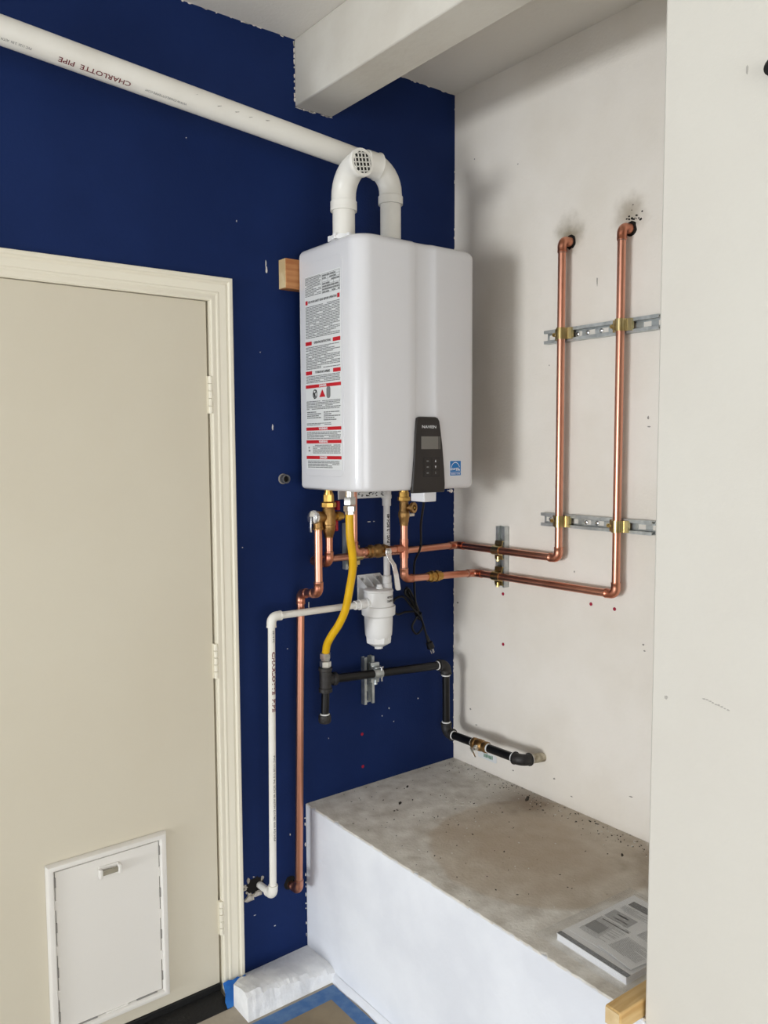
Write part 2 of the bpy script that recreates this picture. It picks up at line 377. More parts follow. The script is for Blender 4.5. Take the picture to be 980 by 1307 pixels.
# ================================================================== DOOR
door = thing('door_1', 'cream flush door with a pet flap near its foot', 'door', (-1.41, 0.0, 0.03)); door['kind'] = 'structure'
obj('slab', B((DX0, 0.001, 0.031), (DX1, 0.040, DZ1)), DOORM, door, bev=0.002)
obj('door_sweep', B((DX0, -0.004, 0.008), (DX1+0.002, 0.036, 0.031)), BLACKR, door, bev=0.002)
for z0, z1 in ((1.744, 1.851), (0.971, 1.075), (0.186, 0.291)):
    hg = MB().box((-0.9535, -0.002, z0), (-0.944, 0.001, z1))
    h = obj('hinge', hg, CASM, door)
    kn = (z1-z0)/5
    for k in range(5):
        obj('knuckle', MB().lathe((-0.9465, -0.008, z0+k*kn+0.0006), (0,0,1), [(0,.0062),(.0006,.0068),(kn-.0018,.0068),(kn-.0012,.0062)], 14), CASM, h)
# jamb behind, casing in front
jm = MB(); jm.box((-0.9445, 0.0, 0.0), (-0.938, 0.13, DZ1+0.008)); jm.box((DX0-0.012, 0.0, 0.0), (DX0-0.006, 0.13, DZ1+0.008)); jm.box((DX0-0.012, 0.0, DZ1+0.003), (-0.938, 0.13, DZ1+0.01))
jm.box((DX0-0.01, 0.045, 0.0), (-0.94, 0.06, DZ1))
struct('trim_1', jm, CASM)
cp = [(0.0, 0.0), (0.0, .010), (.004, .0125), (.010, .0125), (.013, .0115), (.017, .0115), (.020, .0135), (.024, .0140), (.027, .0125), (.046, .0165), (.050, .0150), (.053, .0150), (.057, .0195), (.064, .0195), (.0675, .0180), (.0675, 0.0)]
ca = MB(); ring = []
xr, xl, zt = -0.9440, DX0-0.007, DZ1+0.0005
for wv, t in cp: ring.append([(xr+wv, -t, 0.0), (xr+wv, -t, zt+wv), (xl-wv, -t, zt+wv), (xl-wv, -t, 0.0)])
K = len(cp)
ca.add([p for r in ring for p in r], [(k*4+j, (k+1)*4+j, (k+1)*4+j+1, k*4+j+1) for k in range(K-1) for j in range(3)] + [tuple(k*4 for k in range(K)), tuple(k*4+3 for k in range(K))])
struct('trim_2', ca, CASM, sharp=20)
th = MB().prism([(0.02, 0.0), (0.02, .012), (-.012, .012), (-.020, .009), (-.045, .009), (-.052, .006), (-.078, .004), (-.083, 0.0)], (DX0, 0, 0), (0,1,0), (0,0,1), (DX1-DX0-0.004, 0, 0))
struct('trim_3', th, BLACKR)

# pet flap
x0, x1, z0, z1 = -1.442, -1.114, 0.073, 0.558
fw = 0.020
fp = [(0, 0.0), (0, .010), (.004, .018), (.010, .020), (.016, .018), (.020, .010), (.020, 0.0)]
pet = obj('pet_door', MB().add([p for wv, t in fp for p in [(x0+wv, -t, z0+wv), (x1-wv, -t, z0+wv), (x1-wv, -t, z1-wv), (x0+wv, -t, z1-wv)]],
          [(k*4+j, k*4+(j+1) % 4, (k+1)*4+(j+1) % 4, (k+1)*4+j) for k in range(len(fp)-1) for j in range(4)]), PETM, door, sharp=40)
obj('flap', B((x0+.0225, -.0095, z0+.0225), (x1-.0225, 0.0, z1-.0225)), PETM, pet, bev=0.0015)
gp = MB()
obj('flap_gap', B((x0+.019, -.0055, z0+.019), (x1-.019, -.0005, z1-.019)), SLOTG, pet)
for k in range(7):
    z = z0+.05+k*.062
    for xx in (x0+.0195, x1-.0235):
        obj('clip_slot', B((xx, -.0115, z), (xx+.004, -.006, z+.026)), PETM if (k % 2) else SLOTG, pet)
for k in range(3): obj('clip_slot', B((x0+.06+k*.085, -.0115, z0+.0195), (x0+.12+k*.085, -.006, z0+.0235)), PETM if k % 2 else SLOTG, pet)
lx, lz = -1.279, 0.500
lt = MB().box((lx-.028, -.014, lz-.012), (lx+.028, -.009, lz+.014)); la = obj('latch', lt, PETM, pet, bev=.002)
obj('latch_bar', B((lx-.022, -.026, lz-.008), (lx+.022, -.018, lz+.006)), CLEAR, pet, bev=.002)
for sx in (-1, 1): obj('latch_post', B((lx+sx*.026-.005, -.030, lz-.013), (lx+sx*.026+.005, -.012, lz+.012)), PETM, pet, bev=.003)

# ================================================================== WATER HEATER
HX0, HX1, HY0, HY1, HZ0, HZ1 = -0.667, -0.226, -0.345, -0.045, 1.520, 2.235
heater = thing('water_heater', 'white tankless water heater hanging on the navy wall', 'water heater', (-0.447, -0.195, HZ0))
def outline(z, ins):
    a, b, f, k = HX0+ins, HX1-ins, HY0+ins, HY1-ins*0.6
    rl, rr = 0.050, 0.026
    cl = -0.462; cr = -0.388
    if z < 1.80: q = (1.80-z)/0.28; cl -= 0.020*q*q; cr += 0.030*q*q
    dep = 0.0060
    pts = [(a, k), (a, (k+f)/2)]
    for i in range(11): an = PI + (PI/2)*i/10; pts.append((a+rl+rl*math.cos(an), f+rl+rl*math.sin(an)))
    bow = lambda x: 0.0
    pts += [(a+0.09, f), (cl-.030, f), (cl-.004, f), (cl-.001, f+.0015), (cl, f+dep), (cl+.010, f+dep), ((cl+cr)/2, f+dep), (cr-.026, f+dep-.0005), (cr-.012, f+dep*.6), (cr-.004, f+.0006), (cr+.002, f-.0004), (cr+.012, f)]
    for i in range(9): an = -PI/2 + (PI/2)*i/8; pts.append((b-rr+rr*math.cos(an), f+rr+rr*math.sin(an)))
    pts += [(b, (k+f)/2), (b, k)]
    return pts
rt, rb = 0.024, 0.014; zs = []
for i in range(6): an = (PI/2)*i/5; zs.append((HZ0+rb-rb*math.cos(an), rb*(1-math.sin(an))))
for i in range(1, 14): zs.append((HZ0+rb+(HZ1-rt-HZ0-rb)*i/14, 0.0))
for i in range(7): an = (PI/2)*i/6; zs.append((HZ1-rt+rt*math.sin(an), rt*(1-math.cos(an))))
rows = [[(x, y, z) for x, y in outline(z, ins)] for z, ins in zs]; K = len(rows[0])
hb = MB(); hb.add([p for r in rows for p in r], [(i*K+k, i*K+(k+1) % K, (i+1)*K+(k+1) % K, (i+1)*K+k) for i in range(len(rows)-1) for k in range(K)] + [tuple(range(K))[::-1], tuple(range((len(rows)-1)*K, len(rows)*K))])
obj('casing', hb, HEATW, heater, sharp=50)
obj('rear_bracket', B((-0.62, -0.046, 1.60), (-0.27, -0.0385, 2.16)), STEEL, heater)
# raised field and label on the left side
def rrect(a, b, c, d, r, n=6):
    out = []
    for cx, cy, s0 in ((b-r, d-r, 0), (a+r, d-r, PI/2), (a+r, c+r, PI), (b-r, c+r, 1.5*PI)):
        for i in range(n+1): an = s0+(PI/2)*i/n; out.append((cx+r*math.cos(an), cy+r*math.sin(an)))
    return out
sidef = obj('side_field', MB().prism(rrect(-.272, -.062, 1.562, 2.185, .022), (HX0, 0, 0), (0,1,0), (0,0,1), (-.0016, 0, 0)), HEATW, heater, bev=.0012)
sx = HX0-.0016
lab = obj('warning_label', MB().prism(rrect(-.263, -.076, 1.582, 2.148, .003), (sx, 0, 0), (0,1,0), (0,0,1), (-.0004, 0, 0)), LABELW, heater)
lab['label'] = 'tall white warning label with red headings'
sp = sx-.0008
ly0, ly1 = -.078, -.261            # reading from the wall end to the front end
def lq(mb, ya, yb, za, zb, lift=0.0): mb.quad((sp-lift, ya, za), (sp-lift, yb, za), (sp-lift, yb, zb), (sp-lift, ya, zb))
prt = MB()
rn = random.Random(5)
def para(zt_, zb_, ya=ly0-.002, yb=ly1+.002, pitch=.0045, dens=.95, last=True):
    z = zt_
    while z > zb_+pitch*.6:
        y = ya; end = yb if rn.random() < .72 else yb + (ya-yb)*rn.uniform(.05, .55)
        while y > end+.004:
            L = rn.uniform(.006, .026); e2 = max(y-L, end)
            if rn.random() < dens: lq(prt, y, e2, z-pitch*.52, z)
            y = e2-.0013
        z -= pitch
U_, W_ = (0,-1,0), (0,0,1)
# top data grid
lq(prt, ly0, -.160, 2.1435, 2.1445); para(2.142, 2.085, ly0-.001, -.165, .0042, .97)
for k in range(8): lq(prt, -.170, ly1, 2.1425-k*.0078, 2.1433-k*.0078)
for k in range(4): lq(prt, -.170-k*.0295, -.1712-k*.0295, 2.086, 2.1425)
para(2.140, 2.087, -.172, ly1+.002, .0078, .8)
reds = []; titles = []; whites = []
def rbar(ya, yb, za, zb): q_ = MB(); lq(q_, ya, yb, za, zb); reds.append(q_)
for ya, yb in ((ly0-.002, ly0-.014), (ly1+.014, ly1+.002)): rbar(ya, yb, 2.066, 2.078)
titles.append(put_text(MB(), 'FOR YOUR SAFETY READ BEFORE OPERATING', .0088, (sp, -.1695, 2.072), U_, W_, .00025, .82))
para(2.060, 1.965)
for (zc, s) in ((1.9525, 'OPERATING INSTRUCTIONS'), (1.866, 'TO TURN OFF GAS TO APPLIANCE')):
    for ya, yb in ((ly0, ly0-.034), (ly1+.038, ly1)): rbar(ya, yb, zc-.0055, zc+.0055)
    titles.append(put_text(MB(), s, .0095, (sp, -.168, zc), U_, W_, .0003, .72 if len(s) < 24 else .52))
para(1.942, 1.876); para(1.857, 1.836)
for zc, s in ((1.826, 'DANGER'), (1.701, 'WARNING'), (1.663, 'WARNING'), (1.6165, 'DANGER')):
    rbar(ly0+.001, ly1-.001, zc-.0048, zc+.0048)
    whites.append(put_text(MB(), s, .0095, (sp-.0003, -.169, zc), U_, W_, .0003))
# three pictograms
pic = MB(); pic.prism(ragged(-.127, 1.803, .012, .014, 20, .06, 2), (sp+.0002, 0, 0), (0,1,0), (0,0,1), (-.0004,0,0)); obj('pictogram', pic, DARKP, lab, flat=True)
pic = MB(); pic.prism([(-.150,1.793),(-.182,1.793),(-.166,1.815)], (sp+.0002,0,0), (0,1,0), (0,0,1), (-.0004,0,0)); obj('pictogram', pic, REDP, lab, flat=True)
pic = MB(); pic.prism(rrect(-.208, -.188, 1.788, 1.822, .008), (sp+.0002,0,0), (0,1,0), (0,0,1), (-.0004,0,0)); obj('pictogram', pic, GREYP, lab, flat=True)
pic = MB(); pic.prism(ragged(-.127, 1.803, .0085, .0105, 16, .08, 4), (sp-.0003, 0, 0), (0,1,0), (0,0,1), (-.0002,0,0)); obj('pictogram', pic, LABELW, lab, flat=True)
pic = MB(); pic.prism([(-.120,1.811),(-.126,1.806),(-.132,1.812),(-.134,1.809),(-.129,1.803),(-.132,1.795),(-.128,1.793),(-.122,1.796),(-.119,1.805)], (sp-.0006,0,0), (0,1,0), (0,0,1), (-.0002,0,0)); obj('pictogram', pic, DARKP, lab, flat=True)
para(1.783, 1.757); para(1.752, 1.728, ly0-.004, -.158, .0056); para(1.750, 1.724, -.172, ly1+.003, .0056); para(1.718, 1.709, dens=.9, pitch=.004)
para(1.692, 1.671); para(1.654, 1.625, -.112, ly1+.004); para(1.648, 1.630, ly0-.010, -.098, .009); para(1.607, 1.585, ly0-.006, ly1+.010)
for nm, lst, m in (('red_heading', reds, REDP), ('heading_lettering', whites, WHITEP), ('title_lettering', titles, DARKP)):
    for q_ in lst: obj(nm, q_, m, lab, flat=True, fix=False)
e = obj('small_print', prt, GREYP, lab, flat=True, fix=False); e['kind'] = 'stuff'
# control panel
pts = [(-.483, 1.512), (-.357, 1.512), (-.355, 1.535), (-.358, 1.58), (-.365, 1.65), (-.373, 1.700), (-.377, 1.722), (-.383, 1.731), (-.392, 1.734), (-.453, 1.734), (-.461, 1.731), (-.466, 1.722), (-.470, 1.69), (-.474, 1.62), (-.479, 1.555)]
panel = obj('control_panel', MB().prism(pts, (0, -.338, 0), (1,0,0), (0,0,1), (0, -.013, 0)), PANELG, heater, bev=.004, seg=3)
panel['label'] = 'dark charcoal control panel'
py_ = -.3512
obj('display', B((-.449, py_-.0006, 1.640), (-.3835, py_+.003, 1.677)), LCD, panel)
obj('display_strip', B((-.3795, py_-.0006, 1.640), (-.3765, py_+.003, 1.677)), LCD, panel)
obj('keypad', B((-.442, py_-.0004, 1.558), (-.379, py_+.003, 1.616)), PANELD, panel)
for i in range(2):
    for k in range(3):
        bx, bz = -.426+i*.031, 1.605-k*.0175
        bt_ = obj('button', MB().prism(rrect(bx-.012, bx+.012, bz-.007, bz+.007, .003, 3), (0, py_, 0), (1,0,0), (0,0,1), (0,-.0012,0)), PANELG, panel)
        ic = MB()
        if i == 0: ic.prism(rrect(bx-.004, bx+.004, bz-.0016, bz+.0016, .001, 3), (0, py_-.0011, 0), (1,0,0), (0,0,1), (0,-.0004,0))
        elif k < 2: ic.prism([(bx-.0022, bz-.003*(1 if k == 0 else -1)), (bx+.0022, bz-.003*(1 if k == 0 else -1)), (bx, bz+.004*(1 if k == 0 else -1))], (0, py_-.0011, 0), (1,0,0), (0,0,1), (0,-.0004,0))
        else: ic.prism(rrect(bx-.001, bx+.001, bz-.0035, bz+.0035, .0008, 3), (0, py_-.0011, 0), (1,0,0), (0,0,1), (0,-.0004,0))
        obj('button_mark', ic, WHITEP if (i == 1 and k < 2) else GREYP, bt_.parent, flat=True)
obj('brand_lettering', put_text(MB(), 'NAVIEN', .0120, (-.4195, py_-.0006, 1.7045), (1,0,0), (0,0,1), .0001, 1.3), WHITEP, panel, flat=True, fix=False)
# blue efficiency sticker
st = obj('sticker', B((-.333, HY0-.0006, 1.5585), (-.2865, HY0+.002, 1.6055)), WHITEP, heater)
st['label'] = 'small blue square sticker'
obj('sticker_field', B((-.3315, HY0-.0009, 1.5705), (-.288, HY0, 1.604)), STARB, st); obj('sticker_band', B((-.3315, HY0-.0009, 1.560), (-.288, HY0, 1.5695)), STARB, st)
ar = MB(); n = 20
for i in range(n):
    a0, a1 = PI*(.10+.86*i/n), PI*(.10+.86*(i+1)/n); c = (-.3105, 1.5785); ra, rb_ = .0165, .0182
    ar.quad(*[(c[0]+r*math.cos(a), HY0-.0012, c[1]+r*math.sin(a)*1.2) for r, a in ((ra, a0), (rb_, a0), (rb_, a1), (ra, a1))])
star = []
for i in range(10): r = .0048 if i % 2 == 0 else .002; star.append((-.2955+r*math.sin(2*PI*i/10), HY0-.0012, 1.577+r*math.cos(2*PI*i/10)))
ar.quad(*star)
obj('sticker_lettering', put_text(MB(), 'energy', .0125, (-.3145, HY0-.0012, 1.5805), (1,0,.06), (0,0,1), .0002), WHITEP, st, flat=True, fix=False)
obj('sticker_lettering', put_text(MB(), 'ENERGY STAR', .0062, (-.3098, HY0-.0012, 1.5648), (1,0,0), (0,0,1), .0001, .95), WHITEP, st, flat=True, fix=False)
obj('sticker_print', ar, WHITEP, st, flat=True, fix=False)
# under the casing: bracket plate with rating print, junction box, ground screw
pl = obj('rating_plate', B((-.585, -.122, 1.488), (-.405, -.118, 1.524)), LABELW, heater)
rp = MB(); rn = random.Random(2)
for k in range(44): xx = rn.uniform(-.515, -.415); zz = rn.uniform(1.493, 1.514); rp.quad((xx, -.1224, zz), (xx+rn.uniform(.003, .012), -.1224, zz), (xx+.004, -.1224, zz+.003), (xx, -.1224, zz+.0025))
e = obj('plate_print', rp, DARKP, pl, flat=True, fix=False); e['kind'] = 'stuff'
obj('junction_box', B((-.370, -.270, 1.478), (-.320, -.205, 1.524)), BOXW, heater, bev=.003)
obj('ground_screw', MB().lathe((-.300, -.300, 1.512), (0,-1,0), [(0,.002),(.012,.002),(.012,.006),(.017,.006),(.018,.004)], 12), CHROME, heater)

# wooden batten behind the heater
wo = thing('wooden_batten', 'pine batten end sticking out behind the upper left of the heater', 'wood block', (-0.45, -0.019, 1.623+.505))
obj('timber', B((-.7105, -.038, 2.120), (-.20, 0.0, 2.208)), WOODM, wo, bev=.003)
obj('end_grain', B((-.7125, -.0365, 2.1215), (-.7100, -.0015, 2.2065)), WOODE, wo)

# ================================================================== VENT PIPES
R2 = 0.0318
def collar(parent, x, y, zt_=.006):
    obj('vent_collar', MB().lathe((x, y, HZ1-.004), (0,0,1), [(0,.041),(.009,.041),(.009,.037),(.014,.037)], 28), PVCG, parent)
    for k in range(6):
        an = k*PI/3+.3; c = V((x+.039*math.cos(an), y+.039*math.sin(an), HZ1+zt_)); obj('collar_tab', B(c-V((.006,.006,.010)), c+V((.006,.006,.006))), PVCG, parent, bev=.002)
ex = thing('exhaust_vent', 'long white plastic exhaust pipe sloping along the navy wall into the heater', 'vent pipe', (-.402, -.150, HZ1))
ES = V((-.402, -.150, 2.487)); sl = V((-1, 0, .0827)).normalized(); PE = ES + sl*1.75
run(ex, [(-.402, -.150, HZ1-.003), ES, PE], R2, PVC, PVC, .072, 1.10, .030, 1.06)
collar(ex, -.402, -.150, .019)
obj('coupling', MB().lathe(ES+sl*.048, sl, [(0,R2*1.02),(.0,R2*1.2),(.003,R2*1.30),(.009,R2*1.2),(.045,R2*1.17),(.046,R2)], 28), PVC, ex)
obj('socket_band', MB().lathe(ES-V((0,0,.100)), (0,0,1), [(0,R2*1.02),(0,R2*1.19),(.024,R2*1.19),(.026,R2*1.12),(.028,R2)], 28), PVC, ex)
pr = MB(); pr2 = MB()
out = V((-.30, -.60, -.80)); ctr = lambda x: ES + sl*((-.402-x)/ -sl.x)
wrap_text(pr, 'CHARLOTTE  PIPE', .0170, ctr(-1.300), sl, out, R2+.0007, 1.25, .0002)
wrap_text(pr2, 'WWW.CHARLOTTEPIPE.COM', .0085, ctr(-1.125), sl, out, R2+.0007, 0.95)
pr3 = MB(); wrap_text(pr3, 'PVC 1120  2 IN  ASTM D1785  NSF-PW', .0085, ctr(-1.50), sl, out, R2+.0007, .8)
obj('red_lettering', pr, mat('maroon_print', (112, 42, 48), .6), ex, flat=True, fix=False); obj('grey_lettering', pr2, GREYP, ex, flat=True, fix=False); obj('grey_lettering', pr3, GREYP, ex, flat=True, fix=False)
sc = MB(); rn = random.Random(9)
for k in range(5):
    c = ctr(-1.04+k*.05 + rn.uniform(-.02, .02)); nn = V((-.2, -1, rn.uniform(-.1, .5))).normalized(); A = sl; Wd = nn.cross(A)
    p = c+nn*(R2+.0006); sc.quad(p, p+A*rn.uniform(.004, .02)+Wd*.004, p+A*.01+Wd*.0055, p+Wd*.0012)
e = obj('scuff', sc, GRIME, ex, flat=True, fix=False); e['kind'] = 'stuff'
obj('stub_lettering', wrap_text(MB(), 'PVC 2', .010, (-.402, -.150, 2.263), (0,0,1), (-.5,-.85,0), R2+.0006), REDP, ex, flat=True, fix=False)

it = thing('intake_vent', 'white plastic intake elbow with a screened round mouth on top of the heater', 'vent pipe', (-.626, -.220, HZ1))
IP = V((-.626, -.220, 2.426))
obj('pipe', MB().sweep([(-.626, -.220, HZ1-.003), IP-V((0,0,.06))], R2, 28), PVC, it)
elbow(it, IP, (0,0,1), (0,-1,0), R2, PVC, .072, 1.10, .018, 1.06, seg=28)
collar(it, -.626, -.220)
obj('socket_band', MB().lathe(IP-V((0,0,.112)), (0,0,1), [(0,R2*1.02),(0,R2*1.19),(.026,R2*1.19),(.028,R2*1.12),(.030,R2)], 28), PVC, it)
MO = IP+V((0, -.091, 0))
obj('mouth_rim', MB().lathe(MO, (0,-1,0), [(-.012,R2*1.2),(0,R2*1.2),(.002,R2*1.16),(.002,R2*.93),(-.004,R2*.9),(-.004,.001)], 32), PVC, it)
obj('mouth_shade', MB().lathe(MO+V((0,-.0005,0)), (0,-1,0), [(-.003,.001),(-.003,R2*.9),(.0004,R2*.9),(.0004,.001)], 32), SCREENM, it)
for k in range(-2, 3):
    h = math.sqrt(max((R2*.92)**2-(k*.0118)**2, 1e-6))
    for ang in (0.18, 0.18+PI/2):
        U = V((math.cos(ang), 0, math.sin(ang))); Wv = V((-math.sin(ang), 0, math.cos(ang))); c = MO+V((0,-.0012,0))+Wv*k*.0118
        obj('screen_bar', MB().prism([(-h,-.0014),(h,-.0014),(h,.0014),(-h,.0014)], c, U, Wv, (0,-.0022,0)), PVC, it, flat=True)

# ================================================================== STRUT CHANNELS AND CLAMPS
def strut(name, label, o, A, U, Nn, L, cat='strut channel', slots=True, screws=()):
    """o = centre of one end on the wall; A along, U across, Nn out of wall"""
    o, A, U, Nn = V(o), V(A), V(U), V(Nn)
    t = thing(name, label, cat, tuple(o+A*L/2), 'galvanised strut channels')
    hw, dp, tk, lp = .0205, .0210, .0024, .0075
    prof = lambda pl: MB().prism(pl, o, U, Nn, A*L)
    for s in (-1, 1):
        pl = [(s*hw, 0), (s*hw, dp), (s*(hw-.0095), dp), (s*(hw-.0095), dp-lp), (s*(hw-.0095+tk), dp-lp), (s*(hw-.0095+tk), dp-tk), (s*(hw-tk), dp-tk), (s*(hw-tk), 0)]
        obj('channel_side', prof(pl), STEEL, t, flat=True)
        obj('web_strip', prof([(s*hw, 0), (s*hw, tk), (s*.007, tk), (s*.007, 0)]), STEEL, t, flat=True)
    k = 0.012; 
    obj('web_bridge', MB().prism([(-.0075,0),(.0075,0),(.0075,tk),(-.0075,tk)], o, U, Nn, A*.006), STEEL, t, flat=True)
    while k < L-.004:
        a = k+.026; b = min(a+.022, L)
        if a < L: obj('web_bridge', MB().prism([(-.0075,0),(.0075,0),(.0075,tk),(-.0075,tk)], o+A*a, U, Nn, A*(b-a)), STEEL, t, flat=True)
        k += .048
    for s in screws:
        obj('screw', MB().lathe(o+A*s+Nn*tk, Nn, [(0,.0062),(.0015,.0062),(.003,.004),(.0032,.001)], 14), CHROME, t)
    return t
def clamp(parent, c, U, Nn, A, r, m=ZINC, name='pipe_clamp'):
    """c = pipe axis point, U along strut, Nn away from wall, A pipe axis"""
    c, U, Nn, A = V(c), V(U), V(Nn), V(A); wd = .034; r0, r1 = r+.0006, r+.0034; h = -(r*.9)
    out = [(-(r1+.013), h)]; inn = []
    path_o = [(-(r1+.016), h-.010), (-(r1+.016), h+.002), (-(r1+.003), h+.0035)]; path_i = [(-(r1+.0135), h-.010), (-(r1+.0135), h), (-r0, h+.0015)]
    for i in range(13):
        an = PI*(1.05-1.10*i/12); path_o.append((r1*math.cos(an), r1*math.sin(an))); path_i.append((r0*math.cos(an), r0*math.sin(an)))
    path_o += [((r1+.003), h+.0035), ((r1+.016), h+.002), ((r1+.016), h-.010)]; path_i += [(r0, h+.0015), ((r1+.0135), h), ((r1+.0135), h-.010)]
    n = len(path_o); mb = MB()
    P = lambda q, k: c+U*q[0]+Nn*q[1]+A*(k*wd/2)
    vs = [P(q, k) for k in (-1, 1) for q in path_o+path_i]
    N2 = 2*n; fs = []
    for i in range(n-1):
        fs += [(i, i+1, N2+i+1, N2+i), (n+i, n+i+1, N2+n+i+1, N2+n+i), (i, i+1, n+i+1, n+i), (N2+i, N2+i+1, N2+n+i+1, N2+n+i)]
    fs += [(0, n, N2+n, N2), (n-1, 2*n-1, N2+2*n-1, N2+n-1)]
    mb.add(vs, fs); cl = obj(name, mb, m, parent, sharp=35)
    b0 = c+U*(r1+.010)+Nn*(h-.001)
    obj('clamp_bolt', MB().lathe(b0-U*.004+Nn*.006, U, [(0,.0036),(.010,.0036),(.010,.0058),(.015,.0058)], 6), m, cl)
    return cl

RC = 0.0119
ROWX = -.0365
s1 = strut('strut_channel', 'upper horizontal galvanised strut holding both copper risers on the white wall', (0, -.435, 1.984), (0,-1,0), (0,0,1), (-1,0,0), .408, screws=(.118, .155, .205, .25))
s2 = strut('strut_channel', 'lower horizontal galvanised strut across both copper risers on the white wall', (0, -.430, 1.417), (0,-1,0), (0,0,1), (-1,0,0), .405, screws=(.025, .165, .205))
s3 = strut('strut_channel', 'short vertical galvanised strut on the white wall beside the corner', (0, -.252, 1.176), (0,0,1), (0,1,0), (-1,0,0), .204)
s4 = strut('strut_channel', 'short vertical galvanised strut on the navy wall behind the yellow hose', (-.470, 0, 1.252), (0,0,1), (1,0,0), (0,-1,0), .150)
s5 = strut('strut_channel', 'short vertical galvanised strut on the navy wall behind the black gas pipe', (-.398, 0, .790), (0,0,1), (1,0,0), (0,-1,0), .160)
for yy in (-.517, -.730):
    clamp(s1, (ROWX, yy, 1.986), (0,1,0), (-1,0,0), (0,0,1), RC); clamp(s2, (ROWX, yy, 1.416), (0,1,0), (-1,0,0), (0,0,1), RC)
for zz in (1.301, 1.2135): clamp(s3, (ROWX, -.252, zz), (0,0,-1), (-1,0,0), (0,1,0), RC)
clamp(s4, (-.470, -.055, 1.2995), (0,0,-1), (0,-1,0), (1,0,0), RC)

# ================================================================== COPPER LINES
hot = thing('hot_water_pipe', 'copper pipe from the heater along both walls up the inner riser', 'copper pipe', (-.641, -.150, 1.30))
run(hot, [(-.641, -.150, 1.385), (-.641, -.150, 1.300), (-.641, -.055, 1.2985), (ROWX, -.055, 1.3015), (ROWX, -.517, 1.3015), (ROWX, -.517, 2.262), (.0, -.517, 2.262)], RC, COPPER, COPPERF, .019, 1.15, .016, 1.03, ring=SOLDER)
cold = thing('cold_water_pipe', 'copper pipe teed below the heater running to the outer riser near the wall edge', 'copper pipe', (-.350, -.147, 1.22))
run(cold, [(-.350, -.147, 1.405), (-.350, -.147, 1.2235), (ROWX, -.147, 1.213), (ROWX, -.731, 1.2185), (ROWX, -.731, 2.256), (.0, -.731, 2.256)], RC, COPPER, COPPERF, .019, 1.15, .016, 1.03, ring=SOLDER)
obj('tee', MB().sweep([(-.350,-.147,1.352),(-.350,-.147,1.292)], RC*1.16, 22), COPPERF, cold)
obj('tee_branch', MB().sweep([(-.350,-.147,1.322),(-.386,-.147,1.322)], RC*1.16, 22), COPPERF, cold)
cq = V((-.222, -.147, 1.2192)); dx = V((1, 0, -.0335)).normalized()
obj('brass_coupling', MB().lathe(cq-dx*.030, dx, [(0,RC*1.1),(.0,RC*1.3),(.014,RC*1.3),(.015,RC*1.62),(.026,RC*1.62),(.027,RC*1.35),(.034,RC*1.35),(.035,RC*1.62),(.046,RC*1.62),(.047,RC*1.3),(.060,RC*1.3)], 8), BRASS, cold)
rec = thing('recirculation_pipe', 'short copper branch with a brass ball valve behind the yellow hose', 'copper pipe', (-.47, -.150, 1.32))
run(rec, [(-.386, -.147, 1.322), (-.548, -.147, 1.324), (-.548, -.147, 1.515)], RC, COPPER, COPPERF, .019, 1.15, .016, 1.03, ring=SOLDER)
vv = obj('ball_valve', MB().lathe((-.500, -.147, 1.3233), (1,0,-.01), [(0,RC*1.1),(0,RC*1.35),(.012,RC*1.35),(.013,RC*1.75),(.022,RC*1.75),(.026,RC*1.35),(.030,RC*1.5),(.040,RC*1.85),(.052,RC*1.85),(.060,RC*1.5),(.062,RC*1.7),(.070,RC*1.7),(.071,RC*1.3),(.082,RC*1.3),(.082,RC*1.05)], 12), BRONZE, rec)
sb = V((-.440, -.160, 1.3225))
obj('stem', MB().lathe(sb, (0,-1,0), [(0,.008),(.018,.008),(.018,.0055),(.026,.0055)], 14), BRASS, rec)
lev = MB(); L = [(sb+V((0,-.022,.010))), sb+V((0,-.022,-.004)), sb+V((.004,-.024,-.022)), sb+V((.014,-.032,-.042)), sb+V((.022,-.033,-.075)), sb+V((.030,-.032,-.118)), sb+V((.032,-.032,-.124))]
Wl = [.010, .011, .0085, .0085, .0095, .0105, .007]
vs_ = []
for p, wd in zip(L, Wl): vs_ += [p+V((-wd,0,0)), p+V((wd,0,0)), p+V((wd,.003,0)), p+V((-wd,.003,0))]
lev.add(vs_, [(i*4+k, i*4+(k+1) % 4, (i+1)*4+(k+1) % 4, (i+1)*4+k) for i in range(len(L)-1) for k in range(4)] + [(0,1,2,3), tuple(len(L)*4-4+k for k in (3,2,1,0))])
lv = obj('lever', lev, CHROME, rec, bev=.001); obj('lever_nut', MB().lathe(sb+V((0,-.019,0)), (0,-1,0), [(0,.0085),(.009,.0085),(.009,.005),(.012,.005)], 6), NICKEL, lv)
rel = thing('relief_drain_pipe', 'tall copper relief drain dropping down the navy wall left of the yellow hose', 'copper pipe', (-.69, -.05, .26))
run(rel, [(-.679, -.150, 1.404), (-.679, -.150, 1.214), (-.680, -.050, 1.200), (-.7005, -.050, .258), (-.7005, .0, .256)], RC*1.03, COPPER, COPPERF, .019, 1.15, .016, 1.03, ring=SOLDER)

